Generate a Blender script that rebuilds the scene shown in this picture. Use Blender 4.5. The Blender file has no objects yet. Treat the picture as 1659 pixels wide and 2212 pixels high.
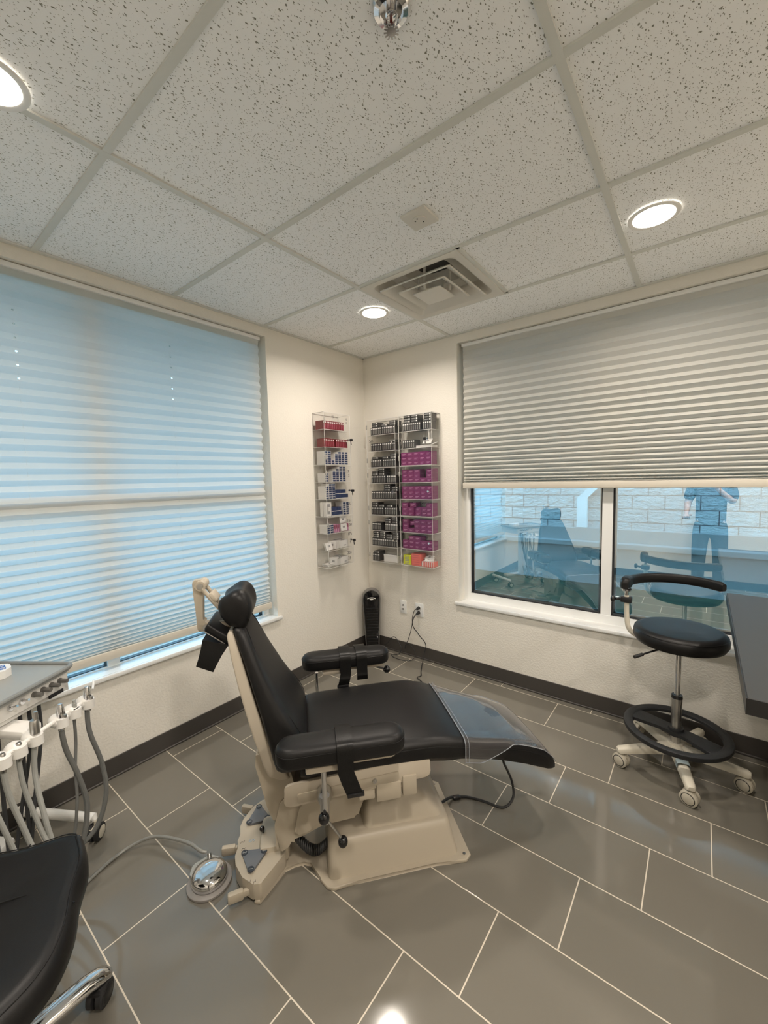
import bpy, bmesh, math, random
from mathutils import Vector, Matrix, Euler
random.seed(7)
sc = bpy.context.scene
COL = sc.collection
PI = math.pi
# ---- light and colour settings
SKY = 14.0
EXPOSURE = 0.23
LAMPW = 11.6
LAMPW_REAR = 20.0  # out-of-view downlights, driven harder to lift the ceiling by bounce
LSPREAD = 158
LAMPC = (1.0, .895, .785)
LENS = 14.0
WALLC = (.80, .770, .700)
FLOORC = (.166, .155, .130)
CEILC = (.95, .965, .97)
GLASS_REFL = .46

# ------------------------------------------------------------------ camera
H = 2.5933                      # ceiling height
def make_camera():
    cam = bpy.data.cameras.new('camera')
    o = bpy.data.objects.new('camera', cam); COL.objects.link(o)
    yaw, pitch, roll = math.radians(-37.98429), math.radians(-4.71501), math.radians(-1.39726)
    f = Vector((math.sin(yaw)*math.cos(pitch), math.cos(yaw)*math.cos(pitch), math.sin(pitch)))
    r = Vector((math.cos(yaw), -math.sin(yaw), 0)); u = r.cross(f)
    r2 = r*math.cos(roll)+u*math.sin(roll); u2 = -r*math.sin(roll)+u*math.cos(roll)
    m = Matrix(((r2.x, u2.x, -f.x, 2.41237), (r2.y, u2.y, -f.y, -2.83844), (r2.z, u2.z, -f.z, 1.54030), (0, 0, 0, 1)))
    o.matrix_world = m
    cam.sensor_fit = 'HORIZONTAL'; cam.sensor_width = 36.0
    cam.lens = 882.6685/1659*36.0
    cam.clip_start = 0.02; cam.clip_end = 200
    sc.camera = o
make_camera()

# ------------------------------------------------------------------ world, exposure
W = bpy.data.worlds.new('overcast_sky'); sc.world = W; W.use_nodes = True
_n = W.node_tree.nodes; _l = W.node_tree.links
_n.clear()
_bg = _n.new('ShaderNodeBackground'); _out = _n.new('ShaderNodeOutputWorld')
_tc = _n.new('ShaderNodeTexCoord'); _sep = _n.new('ShaderNodeSeparateXYZ'); _rmp = _n.new('ShaderNodeValToRGB')
_l.new(_tc.outputs['Generated'], _sep.inputs[0]); _l.new(_sep.outputs['Z'], _rmp.inputs[0])
_rmp.color_ramp.elements[0].position = 0.0; _rmp.color_ramp.elements[0].color = (0.66, 0.85, 0.95, 1)
_rmp.color_ramp.elements[1].position = 0.7; _rmp.color_ramp.elements[1].color = (0.52, 0.75, 0.95, 1)
_l.new(_rmp.outputs[0], _bg.inputs[0]); _bg.inputs[1].default_value = SKY
_l.new(_bg.outputs[0], _out.inputs[0])
sc.view_settings.view_transform = 'Standard'; sc.view_settings.look = 'None'
sc.view_settings.exposure = EXPOSURE; sc.view_settings.gamma = 1.0
sc.view_settings.use_curve_mapping = False
sc.cycles.max_bounces = 10; sc.cycles.transparent_max_bounces = 40
sc.cycles.diffuse_bounces = 6; sc.cycles.glossy_bounces = 6; sc.cycles.transmission_bounces = 6
sc.cycles.caustics_reflective = False; sc.cycles.caustics_refractive = False
sc.cycles.sample_clamp_indirect = 4.0
sc.cycles.use_denoising = True

# ------------------------------------------------------------------ materials
MATS = {}
def N(nt, t, **kw):
    n = nt.nodes.new(t)
    for k, v in kw.items():
        if k == 'inp':
            for kk, vv in v.items(): n.inputs[kk].default_value = vv
        else: setattr(n, k, v)
    return n
def L(nt, a, b): nt.links.new(a, b)
def mat(name, col, rough=0.5, metal=0.0, spec=0.5, bump=0.0, bscale=200.0, var=0.0, vscale=4.0, coat=0.0, emit=None, estr=0.0, trans=0.0):
    """plain principled surface with procedural colour variation and bump"""
    if name in MATS: return MATS[name]
    m = bpy.data.materials.new(name); m.use_nodes = True; nt = m.node_tree
    b = nt.nodes['Principled BSDF']
    b.inputs['Base Color'].default_value = (*col, 1)
    b.inputs['Roughness'].default_value = rough; b.inputs['Metallic'].default_value = metal
    b.inputs['Specular IOR Level'].default_value = spec
    b.inputs['Coat Weight'].default_value = coat; b.inputs['Coat Roughness'].default_value = 0.08
    tc = N(nt, 'ShaderNodeTexCoord')
    nz = N(nt, 'ShaderNodeTexNoise', inp={'Scale': vscale, 'Detail': 4.0})
    L(nt, tc.outputs['Object'], nz.inputs['Vector'])
    v = max(var, 0.03)
    mix = N(nt, 'ShaderNodeMix', data_type='RGBA')
    mix.inputs[6].default_value = (*[c*(1-v) for c in col], 1)
    mix.inputs[7].default_value = (*[min(1, c*(1+v)) for c in col], 1)
    L(nt, nz.outputs['Fac'], mix.inputs[0]); L(nt, mix.outputs[2], b.inputs['Base Color'])
    if bump > 0:
        n2 = N(nt, 'ShaderNodeTexNoise', inp={'Scale': bscale, 'Detail': 2.0})
        L(nt, tc.outputs['Object'], n2.inputs['Vector'])
        bp = N(nt, 'ShaderNodeBump', inp={'Strength': bump, 'Distance': 0.002})
        L(nt, n2.outputs['Fac'], bp.inputs['Height']); L(nt, bp.outputs[0], b.inputs['Normal'])
    if emit:
        b.inputs['Emission Color'].default_value = (*emit, 1); b.inputs['Emission Strength'].default_value = estr
    MATS[name] = m
    return m

def math_(nt, op, a, b=None, clamp=False):
    n = N(nt, 'ShaderNodeMath', operation=op, use_clamp=clamp)
    for i, x in enumerate((a, b)):
        if x is None: continue
        if isinstance(x, (int, float)): n.inputs[i].default_value = x
        else: L(nt, x, n.inputs[i])
    return n.outputs[0]

def clear_mat(name, tint=(1, 1, 1), refl=0.06, rough=0.02, power=1.0, haze=0.0, hazecol=(.8, .8, .8), bump=0.0, ior=1.45):
    """thin clear sheet: transparent with fresnel gloss on top"""
    m = bpy.data.materials.new(name); m.use_nodes = True; nt = m.node_tree; nt.nodes.clear()
    out = N(nt, 'ShaderNodeOutputMaterial')
    tr = N(nt, 'ShaderNodeBsdfTransparent'); tr.inputs[0].default_value = (*tint, 1)
    gl = N(nt, 'ShaderNodeBsdfGlossy'); gl.inputs['Roughness'].default_value = rough; gl.inputs[0].default_value = (1, 1, 1, 1)
    fr = N(nt, 'ShaderNodeLayerWeight'); fr.inputs[0].default_value = .5
    f = math_(nt, 'ADD', math_(nt, 'MULTIPLY', math_(nt, 'POWER', fr.outputs['Facing'], 4.0), power), refl, True)
    mx = N(nt, 'ShaderNodeMixShader'); L(nt, f, mx.inputs[0]); L(nt, tr.outputs[0], mx.inputs[1]); L(nt, gl.outputs[0], mx.inputs[2])
    last = mx
    if haze > 0:
        df = N(nt, 'ShaderNodeBsdfDiffuse'); df.inputs[0].default_value = (*hazecol, 1)
        mh = N(nt, 'ShaderNodeMixShader'); mh.inputs[0].default_value = haze
        L(nt, last.outputs[0], mh.inputs[1]); L(nt, df.outputs[0], mh.inputs[2]); last = mh
    if bump > 0:
        tc = N(nt, 'ShaderNodeTexCoord'); mp = N(nt, 'ShaderNodeMapping'); mp.inputs['Scale'].default_value = (1, .25, 1)
        nz = N(nt, 'ShaderNodeTexNoise', inp={'Scale': 30.0, 'Detail': 3.0})
        L(nt, tc.outputs['Object'], mp.inputs[0]); L(nt, mp.outputs[0], nz.inputs['Vector'])
        bp = N(nt, 'ShaderNodeBump', inp={'Strength': bump, 'Distance': 0.004}); L(nt, nz.outputs['Fac'], bp.inputs['Height'])
        L(nt, bp.outputs[0], gl.inputs['Normal']); L(nt, bp.outputs[0], fr.inputs['Normal'])
    L(nt, last.outputs[0], out.inputs[0]); MATS[name] = m
    return m

def wall_mat(name, col):
    m = mat(name, col, rough=0.55, spec=0.35, var=0.02, vscale=1.5)
    nt = m.node_tree; b = nt.nodes['Principled BSDF']
    tc = [n for n in nt.nodes if n.type == 'TEX_COORD'][0]
    n1 = N(nt, 'ShaderNodeTexNoise', inp={'Scale': 85.0, 'Detail': 2.0, 'Roughness': .45}); L(nt, tc.outputs['Object'], n1.inputs['Vector'])
    r = N(nt, 'ShaderNodeValToRGB'); r.color_ramp.elements[0].position = .42; r.color_ramp.elements[1].position = .62
    L(nt, n1.outputs['Fac'], r.inputs[0])
    bp = N(nt, 'ShaderNodeBump', inp={'Strength': 0.28, 'Distance': 0.002}); L(nt, r.outputs[0], bp.inputs['Height'])
    L(nt, bp.outputs[0], b.inputs['Normal'])
    return m

def floor_mat():
    m = bpy.data.materials.new('floor_tile'); m.use_nodes = True; nt = m.node_tree; b = nt.nodes['Principled BSDF']
    tc = N(nt, 'ShaderNodeTexCoord'); sp = N(nt, 'ShaderNodeSeparateXYZ'); L(nt, tc.outputs['Object'], sp.inputs[0])
    x, y = sp.outputs['X'], sp.outputs['Y']
    r = math_(nt, 'DIVIDE', math_(nt, 'SUBTRACT', -0.0611, y), 0.30052)
    n = math_(nt, 'FLOOR', r); fy = math_(nt, 'SUBTRACT', r, n)
    s = math_(nt, 'DIVIDE', math_(nt, 'ADD', math_(nt, 'SUBTRACT', x, 0.491), math_(nt, 'MULTIPLY', n, 0.19967)), 0.599)
    k = math_(nt, 'FLOOR', s); fx = math_(nt, 'SUBTRACT', s, k)
    gx, gy = 0.0021/0.599, 0.0021/0.3005
    dx = math_(nt, 'MINIMUM', fx, math_(nt, 'SUBTRACT', 1.0, fx)); dy = math_(nt, 'MINIMUM', fy, math_(nt, 'SUBTRACT', 1.0, fy))
    g1 = math_(nt, 'LESS_THAN', dx, gx); g2 = math_(nt, 'LESS_THAN', dy, gy); g = math_(nt, 'MAXIMUM', g1, g2)
    cv = N(nt, 'ShaderNodeCombineXYZ'); L(nt, n, cv.inputs[0]); L(nt, k, cv.inputs[1])
    wn = N(nt, 'ShaderNodeTexWhiteNoise', noise_dimensions='2D'); L(nt, cv.outputs[0], wn.inputs['Vector'])
    nz = N(nt, 'ShaderNodeTexNoise', inp={'Scale': 2.2, 'Detail': 5.0, 'Roughness': .6}); L(nt, tc.outputs['Object'], nz.inputs['Vector'])
    t = math_(nt, 'ADD', math_(nt, 'MULTIPLY', wn.outputs['Value'], 0.35), math_(nt, 'MULTIPLY', nz.outputs['Fac'], 0.65))
    mx = N(nt, 'ShaderNodeMix', data_type='RGBA'); mx.inputs[6].default_value = (*[c*.90 for c in FLOORC], 1); mx.inputs[7].default_value = (*[c*1.10 for c in FLOORC], 1)
    L(nt, t, mx.inputs[0])
    m2 = N(nt, 'ShaderNodeMix', data_type='RGBA'); m2.inputs[7].default_value = (0.62, 0.56, 0.46, 1)
    L(nt, mx.outputs[2], m2.inputs[6]); L(nt, g, m2.inputs[0]); L(nt, m2.outputs[2], b.inputs['Base Color'])
    n3 = N(nt, 'ShaderNodeTexNoise', inp={'Scale': 6.0, 'Detail': 6.0, 'Roughness': .7}); L(nt, tc.outputs['Object'], n3.inputs['Vector'])
    rr = math_(nt, 'ADD', math_(nt, 'MULTIPLY', n3.outputs['Fac'], 0.10), 0.03)
    r2 = math_(nt, 'ADD', rr, math_(nt, 'MULTIPLY', g, 0.5)); L(nt, r2, b.inputs['Roughness'])
    b.inputs['Specular IOR Level'].default_value = 0.62
    bp = N(nt, 'ShaderNodeBump', inp={'Strength': 0.5, 'Distance': 0.001}); bp.invert = True
    L(nt, g, bp.inputs['Height']); L(nt, bp.outputs[0], b.inputs['Normal'])
    MATS['floor'] = m; return m

def ceiling_mat():
    m = bpy.data.materials.new('fissured_ceiling_tile'); m.use_nodes = True; nt = m.node_tree; b = nt.nodes['Principled BSDF']
    tc = N(nt, 'ShaderNodeTexCoord')
    dist = N(nt, 'ShaderNodeTexNoise', inp={'Scale': 60.0, 'Detail': 2.0}); L(nt, tc.outputs['Object'], dist.inputs['Vector'])
    ad = N(nt, 'ShaderNodeVectorMath', operation='MULTIPLY_ADD'); L(nt, dist.outputs['Color'], ad.inputs[0]); ad.inputs[1].default_value = (.012, .012, 0)
    mp = N(nt, 'ShaderNodeMapping'); mp.inputs['Rotation'].default_value = (0, 0, .9); mp.inputs['Scale'].default_value = (1.15, .60, 1)
    L(nt, tc.outputs['Object'], ad.inputs[2]); L(nt, ad.outputs[0], mp.inputs[0])
    def dots(scale, thr, keep, seed):
        mp2 = N(nt, 'ShaderNodeMapping'); mp2.inputs['Location'].default_value = (seed, seed*.7, 0); L(nt, mp.outputs[0], mp2.inputs[0])
        vo = N(nt, 'ShaderNodeTexVoronoi', voronoi_dimensions='2D', inp={'Scale': scale, 'Randomness': 1.0}); L(nt, mp2.outputs[0], vo.inputs['Vector'])
        sp = N(nt, 'ShaderNodeSeparateXYZ'); L(nt, vo.outputs['Color'], sp.inputs[0])
        kp = math_(nt, 'LESS_THAN', sp.outputs[0], keep)
        th = math_(nt, 'MULTIPLY', math_(nt, 'ADD', sp.outputs[1], .45), thr)
        return math_(nt, 'MULTIPLY', math_(nt, 'LESS_THAN', vo.outputs['Distance'], th), kp)
    d = math_(nt, 'MAXIMUM', dots(95.0, 0.150, .40, 0), dots(230.0, 0.20, .20, 3.3))
    nz = N(nt, 'ShaderNodeTexNoise', inp={'Scale': 3.0, 'Detail': 3.0}); L(nt, tc.outputs['Object'], nz.inputs['Vector'])
    mx = N(nt, 'ShaderNodeMix', data_type='RGBA'); mx.inputs[6].default_value = (*[c*.97 for c in CEILC], 1); mx.inputs[7].default_value = (*[min(1, c*1.03) for c in CEILC], 1)
    L(nt, nz.outputs['Fac'], mx.inputs[0])
    m2 = N(nt, 'ShaderNodeMix', data_type='RGBA'); m2.inputs[7].default_value = (0.24, 0.24, 0.20, 1)
    L(nt, mx.outputs[2], m2.inputs[6]); L(nt, d, m2.inputs[0]); L(nt, m2.outputs[2], b.inputs['Base Color'])
    b.inputs['Roughness'].default_value = 0.9; b.inputs['Specular IOR Level'].default_value = 0.2
    n4 = N(nt, 'ShaderNodeTexNoise', inp={'Scale': 400.0, 'Detail': 1.0}); L(nt, tc.outputs['Object'], n4.inputs['Vector'])
    hh = math_(nt, 'SUBTRACT', math_(nt, 'MULTIPLY', n4.outputs['Fac'], .4), d)
    bp = N(nt, 'ShaderNodeBump', inp={'Strength': 0.6, 'Distance': 0.002}); L(nt, hh, bp.inputs['Height']); L(nt, bp.outputs[0], b.inputs['Normal'])
    MATS['ceiling'] = m; return m

def blind_mat(name, col, hole_ys=None, hole_axis='Y', zmin=0, zmax=9, pitch=.052, transl=0.5, tcol=(.8, .9, 1)):
    """woven pleated shade: diffuse plus translucent, with the small cord holes cut clear"""
    m = bpy.data.materials.new(name); m.use_nodes = True; nt = m.node_tree; nt.nodes.clear()
    out = N(nt, 'ShaderNodeOutputMaterial'); df = N(nt, 'ShaderNodeBsdfDiffuse'); tl = N(nt, 'ShaderNodeBsdfTranslucent')
    tc = N(nt, 'ShaderNodeTexCoord')
    mp = N(nt, 'ShaderNodeMapping'); mp.inputs['Scale'].default_value = (1, 1, 60); L(nt, tc.outputs['Object'], mp.inputs[0])
    nz = N(nt, 'ShaderNodeTexNoise', inp={'Scale': 9.0, 'Detail': 4.0}); L(nt, mp.outputs[0], nz.inputs['Vector'])
    mx = N(nt, 'ShaderNodeMix', data_type='RGBA'); mx.inputs[6].default_value = (*[c*.94 for c in col], 1); mx.inputs[7].default_value = (*[min(1, c*1.04) for c in col], 1)
    L(nt, nz.outputs['Fac'], mx.inputs[0]); L(nt, mx.outputs[2], df.inputs[0]); tl.inputs[0].default_value = (*tcol, 1)
    ms = N(nt, 'ShaderNodeMixShader'); ms.inputs[0].default_value = transl
    L(nt, df.outputs[0], ms.inputs[1]); L(nt, tl.outputs[0], ms.inputs[2]); last = ms
    if hole_ys:
        sp = N(nt, 'ShaderNodeSeparateXYZ'); L(nt, tc.outputs['Object'], sp.inputs[0])
        a = sp.outputs[hole_axis]; z = sp.outputs['Z']
        dmin = None
        for hy in hole_ys:
            dd = math_(nt, 'ABSOLUTE', math_(nt, 'SUBTRACT', a, hy)); dmin = dd if dmin is None else math_(nt, 'MINIMUM', dmin, dd)
        q = math_(nt, 'DIVIDE', math_(nt, 'SUBTRACT', zmax, z), pitch)
        fz = math_(nt, 'ABSOLUTE', math_(nt, 'SUBTRACT', math_(nt, 'FRACT', q), 0.5)); dz = math_(nt, 'MULTIPLY', fz, pitch)
        r2 = math_(nt, 'ADD', math_(nt, 'POWER', dmin, 2.0), math_(nt, 'POWER', dz, 2.0))
        h = math_(nt, 'LESS_THAN', r2, 0.0045**2)
        h = math_(nt, 'MULTIPLY', h, math_(nt, 'GREATER_THAN', z, zmin))
        h = math_(nt, 'MULTIPLY', h, math_(nt, 'LESS_THAN', z, zmax-.1))
        tr = N(nt, 'ShaderNodeBsdfTransparent'); m2 = N(nt, 'ShaderNodeMixShader')
        L(nt, h, m2.inputs[0]); L(nt, last.outputs[0], m2.inputs[1]); L(nt, tr.outputs[0], m2.inputs[2]); last = m2
    L(nt, last.outputs[0], out.inputs[0]); MATS[name] = m
    return m

def block_mat():
    m = bpy.data.materials.new('split_face_block'); m.use_nodes = True; nt = m.node_tree; b = nt.nodes['Principled BSDF']
    tc = N(nt, 'ShaderNodeTexCoord'); sp = N(nt, 'ShaderNodeSeparateXYZ'); L(nt, tc.outputs['Object'], sp.inputs[0])
    cb = N(nt, 'ShaderNodeCombineXYZ'); L(nt, sp.outputs['X'], cb.inputs[0]); L(nt, sp.outputs['Z'], cb.inputs[1])
    br = N(nt, 'ShaderNodeTexBrick'); L(nt, cb.outputs[0], br.inputs['Vector'])
    br.offset = .5
    for k, v in {'Scale': 1.0, 'Brick Width': .40, 'Row Height': .2, 'Mortar Size': .007, 'Mortar Smooth': .1}.items(): br.inputs[k].default_value = v
    br.inputs['Color1'].default_value = (.52, .53, .52, 1); br.inputs['Color2'].default_value = (.66, .67, .65, 1); br.inputs['Mortar'].default_value = (.13, .13, .13, 1)
    L(nt, br.outputs['Color'], b.inputs['Base Color']); b.inputs['Roughness'].default_value = .9
    nz = N(nt, 'ShaderNodeTexNoise', inp={'Scale': 11.0, 'Detail': 5.0, 'Roughness': .6}); mp = N(nt, 'ShaderNodeMapping'); mp.inputs['Scale'].default_value = (1, 1, 2)
    L(nt, tc.outputs['Object'], mp.inputs[0]); L(nt, mp.outputs[0], nz.inputs['Vector'])
    hh = math_(nt, 'SUBTRACT', nz.outputs['Fac'], br.outputs['Fac'])
    bp = N(nt, 'ShaderNodeBump', inp={'Strength': 1.0, 'Distance': 0.09}); L(nt, hh, bp.inputs['Height']); L(nt, bp.outputs[0], b.inputs['Normal'])
    MATS['block'] = m; return m

def grass_mat():
    m = bpy.data.materials.new('grass_ground'); m.use_nodes = True; nt = m.node_tree; b = nt.nodes['Principled BSDF']
    tc = N(nt, 'ShaderNodeTexCoord'); nz = N(nt, 'ShaderNodeTexNoise', inp={'Scale': 5.0, 'Detail': 9.0, 'Roughness': .75}); L(nt, tc.outputs['Object'], nz.inputs['Vector'])
    r = N(nt, 'ShaderNodeValToRGB'); e = r.color_ramp.elements; e[0].position = .35; e[0].color = (.008, .025, .012, 1); e[1].position = .68; e[1].color = (.05, .075, .035, 1)
    L(nt, nz.outputs['Fac'], r.inputs[0]); L(nt, r.outputs[0], b.inputs['Base Color']); b.inputs['Roughness'].default_value = .95
    MATS['grass'] = m; return m

# ------------------------------------------------------------------ mesh helpers
def rotm(*e): return Euler([math.radians(a) for a in e]).to_matrix().to_4x4()
def T(x, y, z): return Matrix.Translation((x, y, z))
def frame(p, d, up=Vector((0, 0, 1))):
    """matrix whose z axis points along d"""
    z = Vector(d).normalized(); x = up.cross(z)
    if x.length < 1e-4: x = Vector((1, 0, 0)).cross(z)
    x.normalize(); y = z.cross(x)
    m = Matrix((x, y, z)).transposed().to_4x4(); m.translation = Vector(p); return m

class MB:
    def __init__(self): self.bm = bmesh.new(); self.mi = 0
    def _tag(self, faces):
        for f in faces: f.material_index = self.mi
    def box(self, lo, hi, bev=0.0, seg=2, M=None):
        c = [(a+b)/2 for a, b in zip(lo, hi)]; s = [abs(b-a) for a, b in zip(lo, hi)]
        r = bmesh.ops.create_cube(self.bm, size=1.0, matrix=Matrix.Translation(c) @ Matrix.Diagonal((*s, 1)))
        vs = r['verts']; fs = set(f for v in vs for f in v.link_faces)
        if bev > 0:
            es = list(set(e for v in vs for e in v.link_edges))
            r2 = bmesh.ops.bevel(self.bm, geom=es, offset=min(bev, min(s)*.48), segments=seg, profile=.5, affect='EDGES')
            fs = set(r2['faces']) | set(f for f in fs if f.is_valid)
            vs = list(set(v for f in fs for v in f.verts))
        self._tag(fs)
        if M: bmesh.ops.transform(self.bm, matrix=M, verts=vs)
        return self
    def cyl(self, p0, p1, r0, r1=None, seg=20, cap=True):
        r1 = r0 if r1 is None else r1; p0 = Vector(p0); p1 = Vector(p1); d = p1-p0
        m = frame(p0, d)
        a = [self.bm.verts.new(m @ Vector((r0*math.cos(2*PI*i/seg), r0*math.sin(2*PI*i/seg), 0))) for i in range(seg)]
        b = [self.bm.verts.new(m @ Vector((r1*math.cos(2*PI*i/seg), r1*math.sin(2*PI*i/seg), d.length))) for i in range(seg)]
        fs = [self.bm.faces.new((a[i], a[(i+1) % seg], b[(i+1) % seg], b[i])) for i in range(seg)]
        if cap: fs += [self.bm.faces.new(a[::-1]), self.bm.faces.new(b)]
        self._tag(fs); return self
    def lathe(self, prof, M=None, seg=28, cap=True):
        M = M or Matrix.Identity(4); rings = []
        for r, z in prof: rings.append([self.bm.verts.new(M @ Vector((r*math.cos(2*PI*i/seg), r*math.sin(2*PI*i/seg), z))) for i in range(seg)])
        return self._rings(rings, cap)
    def _rings(self, rings, cap=True, closed=True):
        fs = []
        for a, b in zip(rings, rings[1:]):
            n = len(a)
            for i in range(n if closed else n-1): fs.append(self.bm.faces.new((a[i], a[(i+1) % n], b[(i+1) % n], b[i])))
        if cap and closed: fs += [self.bm.faces.new(rings[0][::-1]), self.bm.faces.new(rings[-1])]
        self._tag(fs); return self
    def loft(self, rings, cap=True, closed=True):
        return self._rings([[self.bm.verts.new(Vector(p)) for p in r] for r in rings], cap, closed)
    def sphere(self, c, r, seg=20, M=None, sc_=(1, 1, 1)):
        m = Matrix.Translation(c) @ (M or Matrix.Identity(4)) @ Matrix.Diagonal((*sc_, 1))
        q = bmesh.ops.create_uvsphere(self.bm, u_segments=seg, v_segments=max(8, seg//2), radius=r, matrix=m)
        self._tag(set(f for v in q['verts'] for f in v.link_faces)); return self
    def tube(self, pts, r, seg=10, smooth=0):
        pts = [Vector(p) for p in pts]
        if smooth: pts = catmull(pts, smooth)
        rad = r if isinstance(r, (list, tuple)) else [r]*len(pts)
        if len(rad) != len(pts): rad = [rad[min(len(rad)-1, int(i*(len(rad)-1)/(len(pts)-1)+.5))] for i in range(len(pts))]
        rings = []; up = Vector((0, 0, 1)); prev = None
        for i, p in enumerate(pts):
            d = (pts[min(i+1, len(pts)-1)]-pts[max(i-1, 0)]).normalized()
            if prev is None:
                x = up.cross(d)
                if x.length < 1e-3: x = Vector((1, 0, 0)).cross(d)
            else: x = prev - d*prev.dot(d)
            x.normalize(); prev = x; y = d.cross(x)
            rings.append([p+(x*math.cos(2*PI*k/seg)+y*math.sin(2*PI*k/seg))*rad[i] for k in range(seg)])
        return self.loft(rings)
    def prism(self, poly, z0, z1, M=None, bev=0.0, seg=2):
        """polygon in local xy extruded in z"""
        M = M or Matrix.Identity(4)
        a = [self.bm.verts.new(Vector((x, y, z0))) for x, y in poly]; b = [self.bm.verts.new(Vector((x, y, z1))) for x, y in poly]
        n = len(a); fs = [self.bm.faces.new((a[i], a[(i+1) % n], b[(i+1) % n], b[i])) for i in range(n)]
        f0 = self.bm.faces.new(a[::-1]); f1 = self.bm.faces.new(b); fs += [f0, f1]; vs = a+b
        if bev > 0:
            es = list(f1.edges)+list(f0.edges)
            r = bmesh.ops.bevel(self.bm, geom=es, offset=bev, segments=seg, profile=.5, affect='EDGES')
            fs = list(set(r['faces']) | set(f for f in fs if f.is_valid)); vs = list(set(v for f in fs for v in f.verts))
            more = set(f for v in vs for f in v.link_faces); fs = list(set(fs) | more); vs = list(set(v for f in fs for v in f.verts))
        self._tag(fs); bmesh.ops.transform(self.bm, matrix=M, verts=vs); return self
    def stadium(self, cx, cy, hl, r, prof, n=12, M=None):
        """long pad with round ends; prof = (inset, z) rings"""
        rings = []
        for ins, z in prof:
            rr_ = max(.002, r-ins); c_ = []
            for s_, a0 in ((1, -PI/2), (-1, PI/2)):
                for i in range(n+1):
                    a = a0+PI*i/n; c_.append((cx+s_*(hl-r)+rr_*math.cos(a), cy+rr_*math.sin(a), z))
            rings.append(c_)
        return self.loft(rings)
    def build(self, name, mats, parent=None, smooth=True, angle=35, loc=None):
        bmesh.ops.recalc_face_normals(self.bm, faces=self.bm.faces)
        me = bpy.data.meshes.new(name); self.bm.to_mesh(me); self.bm.free()
        if not isinstance(mats, (list, tuple)): mats = [mats]
        for m in mats: me.materials.append(m)
        if smooth:
            me.polygons.foreach_set('use_smooth', [True]*len(me.polygons)); me.set_sharp_from_angle(angle=math.radians(angle))
        o = bpy.data.objects.new(name, me); COL.objects.link(o)
        if parent: o.parent = parent
        if loc: o.location = loc
        return o

def catmull(pts, k):
    out = []; n = len(pts)
    for i in range(n-1):
        p0, p1, p2, p3 = pts[max(i-1, 0)], pts[i], pts[i+1], pts[min(i+2, n-1)]
        for j in range(k):
            t = j/k
            out.append(.5*((2*p1)+(-p0+p2)*t+(2*p0-5*p1+4*p2-p3)*t*t+(-p0+3*p1-3*p2+p3)*t**3))
    out.append(pts[-1]); return out
def roundpoly(poly, r, seg=5):
    """round the corners of a polygon; r is a number or one per corner"""
    out = []; n = len(poly)
    for i in range(n):
        p = Vector(poly[i]); a = Vector(poly[i-1])-p; b = Vector(poly[(i+1) % n])-p
        rr = r[i] if isinstance(r, (list, tuple)) else r
        if rr <= 0: out.append(tuple(p)); continue
        ang = a.angle(b); t = min(rr/math.tan(ang/2), a.length*.45, b.length*.45)
        p1 = p+a.normalized()*t; p2 = p+b.normalized()*t
        for j in range(seg+1):
            s = j/seg; q = p1*(1-s)**2+p*2*s*(1-s)+p2*s*s; out.append((q.x, q.y))
    return out
def interp(tab, x):
    for (x0, y0), (x1, y1) in zip(tab, tab[1:]):
        if x <= x1: t = (x-x0)/(x1-x0) if x1 > x0 else 0; return y0+(y1-y0)*max(0, t)
    return tab[-1][1]
def empty(name, label, cat, loc=(0, 0, 0), rz=0.0, group=None):
    o = bpy.data.objects.new(name, None); COL.objects.link(o); o.empty_display_size = .05
    o.location = loc; o.rotation_euler = (0, 0, rz); o['label'] = label; o['category'] = cat
    if group: o['group'] = group
    return o
def tag(o, label, cat, group=None):
    o['label'] = label; o['category'] = cat
    if group: o['group'] = group
    return o
def struct(o): o['kind'] = 'structure'; return o
def text(name, body, size, m, parent, M, depth=.0004, align='CENTER'):
    """lettering as a thin mesh lying in the local xy plane of M"""
    cu = bpy.data.curves.new('lettering', 'FONT'); cu.body = body; cu.size = size; cu.extrude = depth; cu.align_x = align; cu.align_y = 'CENTER'
    t = bpy.data.objects.new('lettering', cu); COL.objects.link(t)
    bpy.context.view_layer.update()
    me = bpy.data.meshes.new_from_object(t.evaluated_get(bpy.context.evaluated_depsgraph_get()))
    bpy.data.objects.remove(t); me.transform(M); me.materials.clear(); me.materials.append(m)
    o = bpy.data.objects.new(name, me); COL.objects.link(o)
    if parent: o.parent = parent
    return o
def copy_thing(o, loc=None, rot=None, label=None, group=None):
    c = o.copy(); COL.objects.link(c)
    if loc is not None: c.location = loc
    if rot is not None: c.rotation_euler = rot
    if label: c['label'] = label
    if group: c['group'] = group
    for ch in list(o.children):
        d = ch.copy(); COL.objects.link(d); d.parent = c
        for g in list(ch.children):
            e = g.copy(); COL.objects.link(e); e.parent = d
    return c

# ------------------------------------------------------------------ ceiling lights (positions first; the light of each sits in its builder)
LIGHTS = [(2.218, -0.729), (0.723, -0.727), (0.915, -2.555), (2.55, -2.60), (3.75, -0.73), (3.9, -2.6)]  # last two are unseen rear lights added to boost the bounce

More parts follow.
